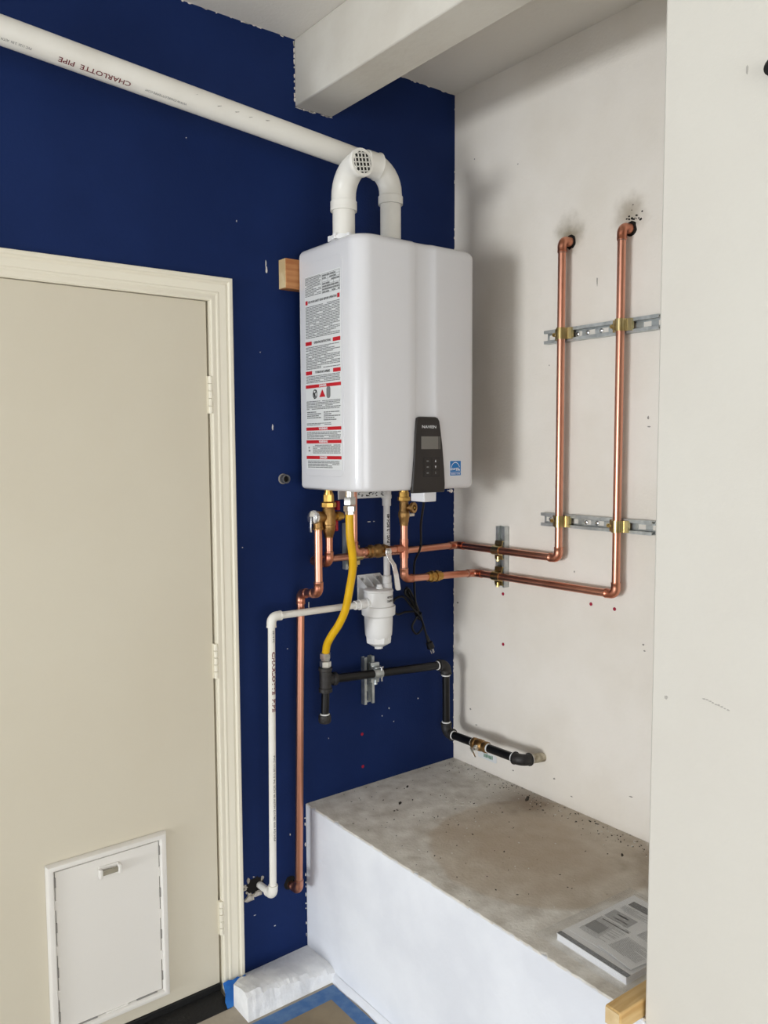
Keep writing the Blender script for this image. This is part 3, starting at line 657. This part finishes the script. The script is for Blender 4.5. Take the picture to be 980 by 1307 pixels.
# ================================================================== BRASS VALVES UNDER THE HEATER
hv = thing('hot_isolation_valve', 'bronze service valve with chrome relief lever under the left of the heater', 'valve', (-.641, -.150, 1.385))
hx, hy = -.641, -.150
obj('nipple', MB().lathe((hx, hy, 1.522), (0,0,-1), [(0,.012),(.010,.012),(.010,.0145),(.016,.0145)], 20), BRASS, hv)
obj('union_nut', MB().lathe((hx, hy, 1.506), (0,0,-1), [(0,.0165),(.020,.0165),(.021,.019),(.024,.0235),(.036,.0235),(.038,.020)], 8), BRASS, hv)
obj('body', MB().lathe((hx, hy, 1.470), (0,0,-1), [(0,.016),(.006,.018),(.020,.0208),(.040,.0208),(.044,.0220),(.052,.0220),(.054,.0200),(.062,.0200),(.064,.0210),(.074,.0185),(.084,.0150),(.086,.0140),(.092,.0135)], 22), BRONZE, hv)
obj('side_port', MB().lathe((hx+.016, hy, 1.440), (1,0,0), [(0,.012),(.010,.012),(.010,.0145),(.024,.0145),(.025,.011),(.034,.011)], 16), BRASS, hv)
obj('relief_body', MB().lathe((hx-.014, hy, 1.440), (-1,0,0), [(0,.014),(.010,.0170),(.022,.0190),(.034,.0190),(.036,.0180)], 22), BRONZE, hv)
obj('relief_outlet', MB().lathe((-.679, hy, 1.438), (0,0,-1), [(0,.012),(.016,.0145),(.028,.0150),(.029,.0165),(.034,.0165),(.034,.012)], 22), BRONZE, hv)
rc_ = obj('relief_cap', MB().lathe((hx-.049, hy, 1.441), (-1,-.25,0), [(0,.0212),(.008,.0212),(.012,.019),(.014,.012),(.014,.001)], 24), CHROME, hv)
obj('relief_lever', B((-.7105, -.160, 1.398), (-.7065, -.150, 1.444)), CHROME, rc_, bev=.0015)
obj('red_lever', B((hx+.030, hy-.004, 1.458), (hx+.040, hy+.014, 1.486)), REDH, hv, bev=.002)
obj('red_lever', B((hx+.022, hy-.004, 1.396), (hx+.033, hy+.012, 1.430)), REDH, hv, bev=.003)
cvv = thing('cold_isolation_valve', 'bronze service valve with round port above the copper tee', 'valve', (-.350, -.147, 1.385))
cx_, cy_ = -.350, -.147
obj('nipple', MB().lathe((cx_, cy_, 1.522), (0,0,-1), [(0,.012),(.012,.012),(.012,.0145),(.020,.0145)], 20), BRASS, cvv)
obj('union_nut', MB().lathe((cx_, cy_, 1.503), (0,0,-1), [(0,.0165),(.014,.0165),(.015,.020),(.027,.020),(.029,.017)], 8), BRASS, cvv)
obj('body', MB().lathe((cx_, cy_, 1.476), (0,0,-1), [(0,.013),(.010,.015),(.030,.015),(.036,.0175),(.040,.0185),(.052,.0185),(.056,.0165),(.068,.0150),(.072,.0135),(.080,.0133)], 22), BRONZE, cvv)
obj('drain_port', MB().lathe((cx_+.008, cy_-.006, 1.454), (.35,-1,0), [(0,.010),(.018,.010),(.018,.0172),(.028,.0172),(.028,.0095),(.022,.0095),(.022,.001)], 18), BRONZE, cvv)
obj('port_pin', MB().lathe((cx_+.0155, cy_-.027, 1.454), (.35,-1,0), [(0,.004),(.006,.004)], 10), BRASS, cvv)
obj('drain_lever', B((cx_+.014, cy_-.006, 1.424), (cx_+.040, cy_+.001, 1.434)), NICKEL, cvv, bev=.002)

# ================================================================== GAS
hose = thing('gas_hose', 'yellow coated flexible gas hose from the heater to the black iron tee', 'gas hose', (-.602, -.07, 1.0))
HP = [(-.599,-.200,1.448),(-.600,-.200,1.437),(-.598,-.200,1.379),(-.588,-.196,1.328),(-.580,-.186,1.282),(-.580,-.170,1.222),(-.582,-.150,1.155),(-.589,-.125,1.105),(-.599,-.100,1.068),(-.604,-.080,1.036),(-.603,-.070,1.008),(-.603,-.067,.992)]
obj('tube', MB().sweep(smooth(HP, 6), .0122, 20), YELL, hose)
obj('upper_fitting', MB().lathe((-.599,-.200,1.524), (0,0,-1), [(0,.0135),(.026,.0135)], 20), NICKEL, hose)
obj('upper_nut', MB().lathe((-.599,-.200,1.500), (0,0,-1), [(0,.0175),(.002,.0190),(.022,.0190),(.024,.0165)], 6), NICKEL, hose)
obj('upper_nut', MB().lathe((-.599,-.200,1.474), (0,0,-1), [(0,.0165),(.002,.0185),(.016,.0185),(.018,.0145),(.026,.0145)], 6, .4), NICKEL, hose)
for z0_, ph in ((1.006, .2), (.980, .6)): obj('lower_nut', MB().lathe((-.603,-.067,z0_), (0,0,-1), [(0,.0150),(.002,.0178),(.018,.0178),(.020,.0150),(.025,.0150)], 6, ph), NICKEL, hose)

gas = thing('gas_pipe', 'black iron gas pipe from the yellow hose to the white wall', 'gas pipe', (-.603, -.065, .79))
RG = .0140
T = V((-.603, -.066, .919)); GE = V((-.097, -.066, .884)); GL = V((-.095, -.066, .638)); GR = V((-.092, -.425, .645)); GW = V((.0, -.432, .637))
d1 = (GE-T).normalized()
def band(parent, p, d, rr=RG): obj('thread_tape', MB().lathe(V(p), d, [(0,rr*1.04),(.0006,rr*1.12),(.004,rr*1.12),(.005,rr*1.02)], 20), TEFLON, parent)
obj('tee', MB().lathe(T+V((0,0,.040)), (0,0,-1), [(0,.0165),(0,.0215),(.010,.0215),(.012,.0190),(.064,.0190),(.066,.0215),(.078,.0215),(.080,.016)], 24), BLKF, gas)
obj('tee_branch', MB().lathe(T, d1, [(0,.0180),(.026,.0180),(.027,.0212),(.038,.0212),(.039,.015)], 24), BLKF, gas)
obj('pipe', MB().sweep([T+d1*.03, GE-d1*.03], RG, 24), BLKP, gas)
obj('nipple', MB().sweep([T-V((0,0,.035)), T-V((.004,0,.125))], RG*.92, 22), BLKP, gas)
obj('cap', MB().lathe(T-V((.004,0,.112)), (-.03,0,-1), [(0,.0150),(0,.0190),(.006,.0200),(.020,.0200),(.025,.0170),(.027,.008),(.027,.001)], 22), BLKF, gas); band(gas, T-V((.0035,0,.107)), (0,0,-1), RG*.95)
d2 = (GL-GE).normalized(); d3 = (GR-GL).normalized(); d4 = (GW-GR).normalized()
for P_, a, b in ((GE, d1, d2), (GL, d2, d3), (GR, d3, d4)):
    elbow(gas, P_, a, b, RG, BLKF, .024, 1.32, .010, 1.14)
band(gas, GE-d1*.043, d1); band(gas, GE+d2*.036, d2); band(gas, GL-d2*.041, d2); band(gas, GL+d3*.036, d3); band(gas, GR-d3*.041, d3)
obj('pipe', MB().sweep([GE+d2*.022, GL-d2*.022], RG*.93, 22), BLKP, gas)
obj('pipe', MB().sweep([GL+d3*.022, GR-d3*.022], RG, 22), BLKP, gas)
obj('wall_stub', MB().sweep([GR+d4*.03, GW], RG*1.05, 20), OLDP, gas); band(gas, GR+d4*.036, d4)
gvp = GL+d3*.172
gv = obj('gas_valve', MB().lathe(gvp-d3*.034, d3, [(0,RG*1.1),(0,RG*1.38),(.012,RG*1.38),(.014,RG*1.2),(.022,RG*1.45),(.040,RG*1.45),(.048,RG*1.2),(.054,RG*1.38),(.066,RG*1.38),(.067,RG*1.1)], 10), BRONZE, gas)
band(gas, gvp-d3*.039, d3); band(gas, gvp+d3*.034, d3)
obj('valve_stem', MB().lathe(gvp, (-1,0,-.15), [(0,.009),(.026,.009),(.026,.006),(.032,.006)], 12), NICKEL, gv)
obj('valve_lever', MB().box((-.004,-.030,-.0015), (.004,.006,.0015), Matrix.Translation(gvp+V((-.030,.014,-.010))) @ Matrix.Rotation(.9, 4, 'X')), NICKEL, gv, bev=.001)
gt = thing('valve_tag', 'small white tag with green print on the wall under the gas valve', 'tag', (-.001, -.176, .561))
obj('card', MB().prism(rrect(-.222, -.130, .549, .575, .006), (0,0,0), (0,1,0), (0,0,1), (-.0012,0,0)), LABELW, gt)
gpn = MB(); rn = random.Random(4)
for k in range(9): yy = -.160-k*.005; gpn.quad((-.0016, yy, .556+rn.uniform(0,.004)), (-.0016, yy-.003, .556), (-.0016, yy-.0035, .570+rn.uniform(-.004,.002)), (-.0016, yy-.0005, .570))
e = obj('tag_print', gpn, mat('green_print', (36, 122, 84), .6), gt, flat=True, fix=False); e['kind'] = 'stuff'
# beam clamp on the gas pipe
q_ = T+d1*.203
cl = clamp(s5, q_, (0,0,-1), (0,-1,0), d1, RG, STEEL)
obj('clamp_plate', MB().prism(rrect(-.016, .016, -.010, .010, .006), q_+V((.004,-.0,.0185)), (1,0,0), (0,1,0), (0,0,.0025)), STEEL, cl)
obj('clamp_bolt', MB().lathe(q_+V((.010,-.012,.024)), (0,0,-1), [(0,.006),(.004,.006),(.004,.003),(.050,.003)], 8), CHROME, cl)

# ================================================================== CONDENSATE LINE
RP = .0107
con = thing('condensate_pipe', 'short white plastic pipe dropping from the heater into the neutraliser', 'plastic pipe', (-.378, -.092, 1.19))
ccx, ccy = -.380, -.095
obj('pipe', MB().sweep([(ccx, ccy, 1.46), (ccx, ccy, 1.205)], RP, 20), PVCG, con)
obj('adapter', MB().lathe((ccx, ccy, 1.524), (0,0,-1), [(0,.0105),(.014,.0105),(.014,.0150),(.030,.0150),(.031,.0165),(.042,.0165),(.043,.0142),(.066,.0142),(.066,.011)], 18), PVCG, con)
obj('lettering', wrap_text(MB(), 'PVC 1/2 SCH 40', .0125, (ccx, ccy, 1.385), (0,0,1), (-.10,-.9,0), RP+.0006, 1.1, .0006), DARKP, con, flat=True, fix=False)
neu = thing('condensate_neutraliser', 'white plastic filter bowl on the navy wall beneath the heater', 'filter', (-.406, -.083, .993))
nx, ny = -.406, -.083
obj('head', MB().lathe((nx, ny, 1.192), (0,0,-1), [(0,.030),(.002,.044),(.005,.048),(.010,.049),(.012,.047),(.050,.0475),(.056,.050),(.058,.0555),(.086,.0545),(.092,.047),(.096,.045)], 36), NEUT, neu)
obj('bowl', MB().lathe((nx, ny, 1.100), (0,0,-1), [(0,.0462),(.020,.0462),(.050,.0448),(.062,.0435),(.074,.0380),(.082,.0300),(.086,.020),(.087,.001)], 36), NEUT, neu)
for k in range(4):
    an = k*PI/2+.35; U = V((math.cos(an), math.sin(an), 0)); Wt = V((-math.sin(an), math.cos(an), 0))
    obj('bowl_rib', MB().prism([(.004, 1.012), (.034, 1.018), (.0405, 1.024), (.0425, 1.046), (.030, 1.030), (.004, 1.020)], V((nx, ny, 0))-Wt*.003, U, (0,0,1), Wt*.006), NEUT, neu)
obj('bowl_foot', MB().lathe((nx, ny, 1.034), (0,0,-1), [(0,.0425),(.002,.0430),(.020,.0415),(.036,.014),(.041,.014),(.041,.001)], 8, .2), NEUT, neu)
obj('inlet_socket', MB().lathe((ccx, ccy, 1.186), (0,0,1), [(0,.0165),(.022,.0165),(.023,.0150),(.045,.0145),(.046,.011)], 20), NEUT, neu)
obj('bleed_port', MB().lathe((nx-.006, ny-.014, 1.188), (0,0,1), [(0,.012),(.010,.012),(.011,.009),(.018,.009),(.018,.005),(.014,.005)], 14), NEUT, neu)
obj('outlet_socket', MB().lathe((nx-.040, -.085, 1.146), (-1,0,.0), [(0,.018),(.012,.018),(.013,.0155),(.026,.0155),(.027,.017),(.040,.017),(.041,.0145),(.056,.0145),(.056,.011)], 20), NEUT, neu)
br = obj('bracket', B((-.432, -.006, 1.135), (-.338, 0.0, 1.226)), NEUT, neu, bev=.002)
for k in range(4):
    xx = -.430+k*.030
    obj('bracket_rib', MB().prism([(-.004, 1.224), (-.004, 1.190), (-.052, 1.190), (-.050, 1.196)], (xx-.0015, 0, 0), (0,1,0), (0,0,1), (.003, 0, 0)), NEUT, br)
obj('bracket_shelf', B((-.432, -.060, 1.186), (-.338, 0.0, 1.190)), NEUT, br)
for xx, zz in ((-.415, 1.212), (-.352, 1.212)): obj('bracket_screw', MB().lathe((xx, -.006, zz), (0,-1,0), [(0,.005),(.002,.005),(.0025,.003)], 12), STEEL, br)
lb = MB(); out = V((.10, -1, 0))
for k, s in enumerate(('NEUTRALIZER', 'CONDENSATE')):
    vs_, fs_ = text_flat(s, .0092, bold=.0003)
    rr = .0483; q = []
    for x, y in vs_:
        an = (x*.55)/rr + math.radians(-72); q.append(V((nx+rr*math.cos(an), ny+rr*math.sin(an), 1.166-k*.0125+y)))
    obj('head_lettering', MB().add(q, fs_), DARKP, neu, flat=True, fix=False)
dr = thing('condensate_drain_pipe', 'thin white plastic drain pipe running left then down beside the door casing', 'plastic pipe', (-.81, -.085, .295))
run(dr, [(-.495, -.085, 1.146), (-.8035, -.085, 1.149), (-.8125, -.085, .297), (-.8125, .0, .293)], RP, PVC, PVC, .018, 1.32, .014, 1.05)
dpl = MB(); dpg = MB(); ddv = V((-.009, 0, -.852)).normalized(); dc = lambda z: V((-.8035, -.085, 1.149))+ddv*((1.149-z)/-ddv.z)
od = V((-.05, -1, 0))
wrap_text(dpl, 'CHARLOTTE  PIPE', .0150, dc(.955), ddv, (.02,-1,0), RP+.0006, 1.5, .0006)
wrap_text(dpg, 'PVC 1120 1/2 IN. SCH 40 ASTM D1785 600 PSI NSF', .009, dc(.60), ddv, (.02,-1,0), RP+.0006, 1.35)
dpq = MB(); wrap_text(dpq, '0814 PC', .009, dc(1.09), ddv, (.02,-1,0), RP+.0006, 1.2)
obj('red_lettering', dpl, MATS['maroon_print'], dr, flat=True, fix=False); obj('grey_lettering', dpg, DARKP, dr, flat=True, fix=False); obj('grey_lettering', dpq, DARKP, dr, flat=True, fix=False)

# holes broken in the walls where pipes enter
hh = thing('wall_hole', 'broken hole in the navy wall behind the white drain elbow', 'hole', (-.83, 0, .30)); tag(hh, kind='structure')
obj('opening', MB().prism(ragged(-.830, .297, .030, .026, 20, .22, 5), (0,0.0005,0), (1,0,0), (0,0,1), (0,-.0012,0)), HOLEM, hh, flat=True)
rn = random.Random(6)
for k in range(16):
    an = rn.uniform(0, 2*PI); c = V((-.830+.033*math.cos(an), 0, .297+.028*math.sin(an))); s_ = rn.uniform(.003, .009)
    obj('plaster_crumb', MB().prism(ragged(0,0,s_,s_*.6,7,.4,k), c, V((math.cos(an*2),0,math.sin(an*2))), V((-math.sin(an*2),0,math.cos(an*2))), (0,-rn.uniform(.001,.004),0)), PLASTER, hh, flat=True)
for c, a, b in (((-.848,0,.262), .016, .010), ((-.820,0,.268), .016, .008)): obj('plaster_crumb', MB().prism(ragged(0,0,a,b,9,.35,3), c, (1,0,0), (0,0,1), (0,-.006,0)), PLASTER, hh, flat=True)
hole_labels = ['dark gap in the navy wall around the copper drain elbow', 'charred hole around the inner copper riser in the white wall', 'charred hole around the outer copper riser in the white wall']
h2 = obj('wall_hole', MB().prism(ragged(-.702, .262, .024, .022, 18, .15, 8), (0,.0005,0), (1,0,0), (0,0,1), (0,-.0012,0)), HOLEM, flat=True); tag(h2, hole_labels[0], 'hole', kind='structure')
for k, (yy, zz) in enumerate(((-.519, 2.262), (-.733, 2.257))):
    h3 = obj('wall_hole', MB().prism(ragged(yy, zz, .021, .021, 18, .12, 12+k), (.0005,0,0), (0,1,0), (0,0,1), (-.0012,0,0)), HOLEM, flat=True); tag(h3, hole_labels[1+k], 'hole', kind='structure')
sc = MB(); rn = random.Random(8)
for k in range(18):
    yy, zz = -.745+rn.gauss(0, .014), 2.275+abs(rn.gauss(0, .018)); s_ = rn.uniform(.0015, .005)
    sc.prism(ragged(0,0,s_,s_*.7,6,.4,k), (0, yy, zz), (0,1,0), (0,0,1), (-.0009,0,0))
e = obj('char_flecks', sc, HOLEM, wall_right, flat=True); e['kind'] = 'stuff'
sc = MB()
for (yy, zz, a, b) in [(-.803,1.725,.003,.004),(-.806,1.70,.006,.002),(-.802,1.079,.003,.003),(-.806,1.062,.004,.002),(-.021,1.086,.004,.003),(-.62,2.13,.002,.012),(-.10,2.62,.002,.002),(-.30,2.55,.002,.002),(-.55,1.26,.002,.003),(-.56,1.21,.002,.002),(-.30,.55,.004,.002),(-.48,.58,.004,.003),(-.55,.545,.004,.002),(-.12,.66,.005,.002),(-.77,.62,.008,.0015),(-.44,1.9,.002,.002),(-.09,.71,.004,.003)]:
    sc.prism(ragged(0,0,a,b,7,.35,int(abs(yy*zz)*9999)), (0, yy, zz), (0,1,0), (0,0,1), (-.0008,0,0))
e = obj('wall_nicks', sc, GRIME, wall_right, flat=True); e['kind'] = 'stuff'
sc = MB(); rn = random.Random(21)
for k in range(9): yy = -1.377-k*.0058; sc.prism(ragged(0,0,.0028,.0014,6,.4,k), (PX, yy, 1.186-k*.0012+rn.uniform(-.001,.001)), (0,1,0), (0,0,1), (-.0008,0,0))
sc.prism(ragged(0,0,.004,.004,7,.3,1), (PX, -1.299, 1.169), (0,1,0), (0,0,1), (-.0008,0,0)); sc.prism(ragged(0,0,.002,.008,7,.3,1), (PX, -1.425, 2.27), (0,1,0), (0,0,1), (-.0008,0,0))
e = obj('wall_scuffs', sc, mat('faint_scuff', (176, 172, 165), .9), wall_pier, flat=True); e['kind'] = 'stuff'

# ================================================================== POWER CORD
cord = thing('power_cord', 'thin black power cord with a bundled loop and plug hanging from the heater box', 'cord', (-.345, -.240, 1.478))
CP = [(-.345,-.240,1.482),(-.344,-.236,1.462),(-.324,-.200,1.400),(-.296,-.165,1.325),(-.284,-.120,1.267),(-.252,-.080,1.188),(-.222,-.050,1.120),(-.206,-.045,1.09),(-.224,-.040,1.135),(-.249,-.040,1.168),(-.258,-.038,1.150),(-.225,-.040,1.115),(-.192,-.045,1.055),(-.183,-.042,1.025),(-.205,-.036,1.003),(-.226,-.036,1.032),(-.205,-.044,1.078),
      (-.250,-.034,1.085),(-.290,-.034,1.082),(-.311,-.034,1.108),(-.300,-.036,1.136),(-.262,-.034,1.138),(-.232,-.036,1.105),(-.205,-.052,1.068),(-.186,-.046,1.040),(-.172,-.046,1.000)]
obj('cable', MB().sweep(smooth(CP, 7), .0037, 10), CORDM, cord)
CP2 = [(-.246,-.030,1.170),(-.222,-.030,1.122),(-.190,-.030,1.080),(-.178,-.03,1.05),(-.198,-.028,1.06),(-.215,-.028,1.10),(-.250,-.026,1.16)]
obj('cable_loop', MB().sweep(smooth(CP2, 7), .0037, 10), CORDM, cord)
pd_ = (V((-.142,-.050,.925))-V((-.172,-.046,1.0))).normalized(); p0 = V((-.172,-.046,1.0))
plug = obj('plug', MB().lathe(p0, pd_, [(0,.004),(.012,.0055),(.030,.007),(.034,.012),(.056,.0135),(.058,.011),(.058,.001)], 14), CORDM, cord)
sv = V((1,0,.3)).normalized()
for s in (-1, 0, 1): obj('prong', MB().sweep([p0+pd_*.057+sv*s*.006+V((0,-.003*(1-abs(s)),0)), p0+pd_*.076+sv*s*.006+V((0,-.003*(1-abs(s)),0))], .0018, 8), CHROME, cord)
obj('tie', MB().lathe((-.203,-.042,1.075), (.5,0,-.9), [(0,.006),(.001,.012),(.005,.012),(.006,.006)], 12), CORDM, cord)

# ================================================================== ANCHORS AND SMALL WALL FITTINGS
def anchor(x, y, z, n, label):
    o = obj('wall_anchor', MB().lathe((x, y, z), n, [(0,.0055),(.0012,.0052),(.0016,.0036),(.0012,.0018),(.0012,.0005)], 14), REDA); tag(o, label, 'wall anchor', 'red plastic wall anchors'); return o
for y, z, l in ((-.247, 1.149, 'red anchor just below the short vertical strut on the white wall'), (-.249, .976, 'red anchor alone on the white wall between strut and gas pipe'),
                (-.615, 1.169, 'left of two red anchors under the lower copper run'), (-.701, 1.167, 'right of two red anchors under the lower copper run')): anchor(0, y, z, (-1,0,0), l)
for x, z, l in ((-.415, .684, 'upper of two red anchors on the navy wall below the gas pipe'), (-.413, .572, 'lower of two red anchors on the navy wall near the platform'), (-.722, 1.118, 'red anchor touching the white drain pipe on the navy wall')): anchor(x, 0, z, (0,-1,0), l)
pst = thing('pipe_stub', 'small dark open pipe stub sticking out of the navy wall near the door', 'pipe stub', (-.71, 0, 1.551))
obj('sleeve', MB().lathe((-.708, 0.0, 1.551), (0,-1,0), [(0,.0135),(.022,.0135),(.022,.0095),(.004,.0095),(.004,.001)], 20), mat('dull_steel', (104, 104, 104), .5, .5), pst)
obj('bore', MB().lathe((-.708, -.003, 1.551), (0,-1,0), [(0,.001),(0,.0094),(.012,.0094),(.012,.001)], 20), GAPM, pst)
obj('flange', MB().lathe((-.708, 0.0, 1.551), (0,-1,0), [(0,.016),(.003,.016),(.004,.0135)], 20), GRIME, pst)
kb = thing('wall_hook', 'small black peg on the near white wall at the upper right', 'hook', (PX, -1.478, 2.252))
obj('peg', MB().lathe((PX, -1.478, 2.252), (-1,0,0), [(0,.008),(.010,.008),(.014,.014),(.020,.014),(.024,.008),(.024,.001)], 20), BLACKR, kb)
obj('peg_plate', MB().lathe((PX, -1.478, 2.252), (-1,0,0), [(0,.012),(.002,.012),(.002,.001)], 20), BLACKR, kb)

# ================================================================== ON THE PLATFORM
MR = Matrix.Translation(V((-.575, -1.080, .505))) @ Matrix.Rotation(math.radians(-2.5), 4, 'Z')
Tm = lambda p: MR @ V(p)
bk = thing('manual', 'thick printed installation manual lying on the concrete platform', 'booklet', tuple(Tm((0,0,0))))
obj('pages', B((0.0, -.098, .0010), (.275, .098, .0150), MR), PAPERW, bk)
obj('cover', B((-.001, -.099, .0150), (.276, .099, .0162), MR), PAPER, bk); obj('back_cover', B((-.001, -.099, 0.0), (.276, .099, .0010), MR), PAPER, bk)
obj('cover_band', B((.0005, -.099, .0162), (.014, .099, .0166), MR), mat('black_cover_band', (40, 40, 42), .5), bk)
def sheet(name, label, M_, sx_, sy_, seed, style):
    t = thing(name, label, 'leaflet', tuple(M_ @ V((0,0,0))))
    NX_, NY_ = 8, 6; vv_ = []
    for zz in (0, .0006):
        for i in range(NX_+1):
            for j in range(NY_+1): x = sx_*(i/NX_-.5); y = sy_*(j/NY_-.5); vv_.append(M_ @ V((x, y, zz+.0006*math.sin(i*1.1+seed)*math.sin(j*.9))))
    n1 = (NX_+1)*(NY_+1); q = lambda i, j: i*(NY_+1)+j
    ff = [(q(i,j), q(i+1,j), q(i+1,j+1), q(i,j+1)) for i in range(NX_) for j in range(NY_)]
    ff += [tuple(n1+k for k in f[::-1]) for f in ff]
    bd = [q(i,0) for i in range(NX_+1)]+[q(NX_,j) for j in range(1,NY_+1)]+[q(i,NY_) for i in range(NX_-1,-1,-1)]+[q(0,j) for j in range(NY_-1,0,-1)]
    ff += [(bd[k], bd[(k+1) % len(bd)], n1+bd[(k+1) % len(bd)], n1+bd[k]) for k in range(len(bd))]
    obj('page', MB().add(vv_, ff), PAPER, t)
    g = MB(); dk = MB(); rn_ = random.Random(seed); Z_ = .0016
    def rq(mb, x0_, x1_, y0_, y1_): mb.quad(*[M_ @ V(p) for p in ((x0_,y0_,Z_),(x1_,y0_,Z_),(x1_,y1_,Z_),(x0_,y1_,Z_))])
    for (kind, a, b, c, d) in style:
        if kind == 'g': rq(g, a*sx_, b*sx_, c*sy_, d*sy_)
        elif kind == 'd': rq(dk, a*sx_, b*sx_, c*sy_, d*sy_)
        else:   # lines of text: rows step along x, text runs along y
            x = a*sx_
            while x < b*sx_:
                y = d*sy_; en = c*sy_ if rn_.random() < .7 else (c*.6+d*.4)*sy_
                while y > en: L_ = rn_.uniform(.004, .013); rq(g, x, x+.0016, max(y-L_, en), y); y -= L_+.0014
                x += .0042
    e = obj('print', g, SOFTG, t, flat=True, fix=False); e['kind'] = 'stuff'
    if dk.v: e = obj('bold_print', dk, mat('bold_grey_print', (92, 92, 94), .6), t, flat=True, fix=False); e['kind'] = 'stuff'
    return t
S1 = MR @ Matrix.Translation(V((.150, .006, .0172))) @ Matrix.Rotation(math.radians(1.5), 4, 'Z')
sheet('leaflet', 'larger grey printed leaflet lying across the manual', S1, .235, .172, 3, [('d',.33,.43,-.42,.40),('g',.24,.245,-.4,.1),('g',.20,.205,-.4,.35),('t',.22,.30,.02,.42),('g',-.02,.15,.05,.44),('d',.02,.035,.1,.3),('d',.09,.11,.15,.34),('t',-.40,-.05,-.05,.45),('d',-.09,-.075,-.05,.40),('g',-.33,-.16,.20,.44),('t',-.44,-.08,-.45,-.08),('d',.05,.08,-.30,-.18)])
S2 = MR @ Matrix.Translation(V((.130, -.052, .0196))) @ Matrix.Rotation(math.radians(-6), 4, 'Z')
sheet('leaflet', 'smaller pale leaflet at the wall edge on top of the larger leaflet', S2, .200, .098, 5, [('d',.30,.40,-.05,.12),('t',.02,.24,-.40,.35),('t',-.40,-.10,-.40,.40)])
S3 = MR @ Matrix.Translation(V((.048, .012, .0169+.0005))) @ Matrix.Rotation(math.radians(1), 4, 'Z')
bag = MB(); NX_, NY_ = 22, 16; vv_ = []; rn = random.Random(14)
for i in range(NX_+1):
    for j in range(NY_+1):
        x = -.026+.345*i/NX_; y = -.118+.262*j/NY_
        inside = min((x+.004)/.010, (.284-x)/.010, (y+.104)/.010, (.104-y)/.010); h_ = max(0.0, min(1.0, inside+1))
        vv_.append(MR @ V((x, y, .0018 + h_*.0205 + rn.uniform(0, .0009))))
q = lambda i, j: i*(NY_+1)+j
bag.add(vv_, [(q(i,j), q(i+1,j), q(i+1,j+1), q(i,j+1)) for i in range(NX_) for j in range(NY_)])
bo = obj('plastic_bag', bag, BAGM); tag(bo, 'clear plastic bag wrapped over the manual and leaflets', 'bag')
sm = bo.modifiers.new('thick', 'SOLIDIFY'); sm.thickness = .0002
MW = Matrix.Translation(V((-.710, -1.2405, .505))) @ Matrix.Rotation(math.radians(-1.5), 4, 'Z')
wd_ = thing('wood_offcut', 'pale square wood offcut overhanging the platform edge at the wall corner', 'wood block', tuple(MW @ V((.1,0,0))))
obj('timber', B((.0, -.0190, .0), (.240, .0190, .0385), MW), mat('pale_pine', (216, 184, 128), .6, col2=(198, 158, 98), ns=8, stretch=(.6, 8, 8)), wd_, bev=.004)
obj('end_grain', B((-.001, -.0165, .0025), (.0005, .0165, .036), MW), WOODE, wd_)

# grit and chips scattered on the platform and floor
rn = random.Random(31)
def chips(name, m, n, smin, smax, label, fx):
    mb = MB()
    for k in range(n):
        x, y, z = fx(); s_ = rn.uniform(smin, smax); an = rn.uniform(0, PI); U = V((math.cos(an), math.sin(an), 0)); Wd = V((-math.sin(an), math.cos(an), 0))
        mb.prism(ragged(0,0,s_,s_*rn.uniform(.25,.7),6,.35,k), (x,y,z), U, Wd, (0,0,rn.uniform(.0008,.0022)))
    o = obj(name, mb, m, flat=True); tag(o, label, 'debris', kind='stuff'); return o
def onplat():
    if rn.random() < .55: return (-abs(rn.gauss(0, .045))-.003, rn.uniform(-1.1, -.02), .5048)
    x, y = rn.uniform(-.62, -.01), max(min(-.02, rn.gauss(-.35, .3)), -1.2)
    if y < -.94 and x < -.26: y = rn.uniform(-.9, -.1)
    return (x, y, .5048)
chips('dark_grit', CHIPD, 280, .0008, .0034, 'dark grit scattered over the concrete platform', onplat)
chips('pale_chips', CHIPL, 170, .0008, .0032, 'pale paint chips scattered over the concrete platform', onplat)
for (x, y, s_, m, l) in ((-.30,-.10,.010,CHIPD,'dark paint fleck nearest the navy wall on the platform'), (-.40,-.185,.011,CHIPD,'dark fleck in the middle of the grey platform end'), (-.055,-.415,.016,CHIPD,'dark clump of dirt at the foot of the white wall'), (-.12,-.83,.009,CHIPD,'thin dark splinter on the brown stain')):
    o = obj('paint_fleck', MB().prism(ragged(0,0,s_,s_*.4,9,.4,int(s_*999)), (x,y,.5048), V((.8,.6,0)), V((-.6,.8,0)), (0,0,.0018)), m, flat=True); tag(o, l, 'fleck', 'larger dark flecks on the platform')
shv = MB()
for k in range(7):
    a0 = rn.uniform(0, 6.28); c = V((-.25+rn.gauss(0,.02), -.30+rn.gauss(0,.02), .507)); pts = [c+V((.013*math.cos(a0+t*.5), .010*math.sin(a0+t*.5), .0005*t)) for t in range(5)]
    shv.sweep(pts, .0009, 5)
o = obj('shavings', shv, CHIPL, flat=True); tag(o, 'curled pale plastic shavings on the grey end of the platform', 'debris', kind='stuff')
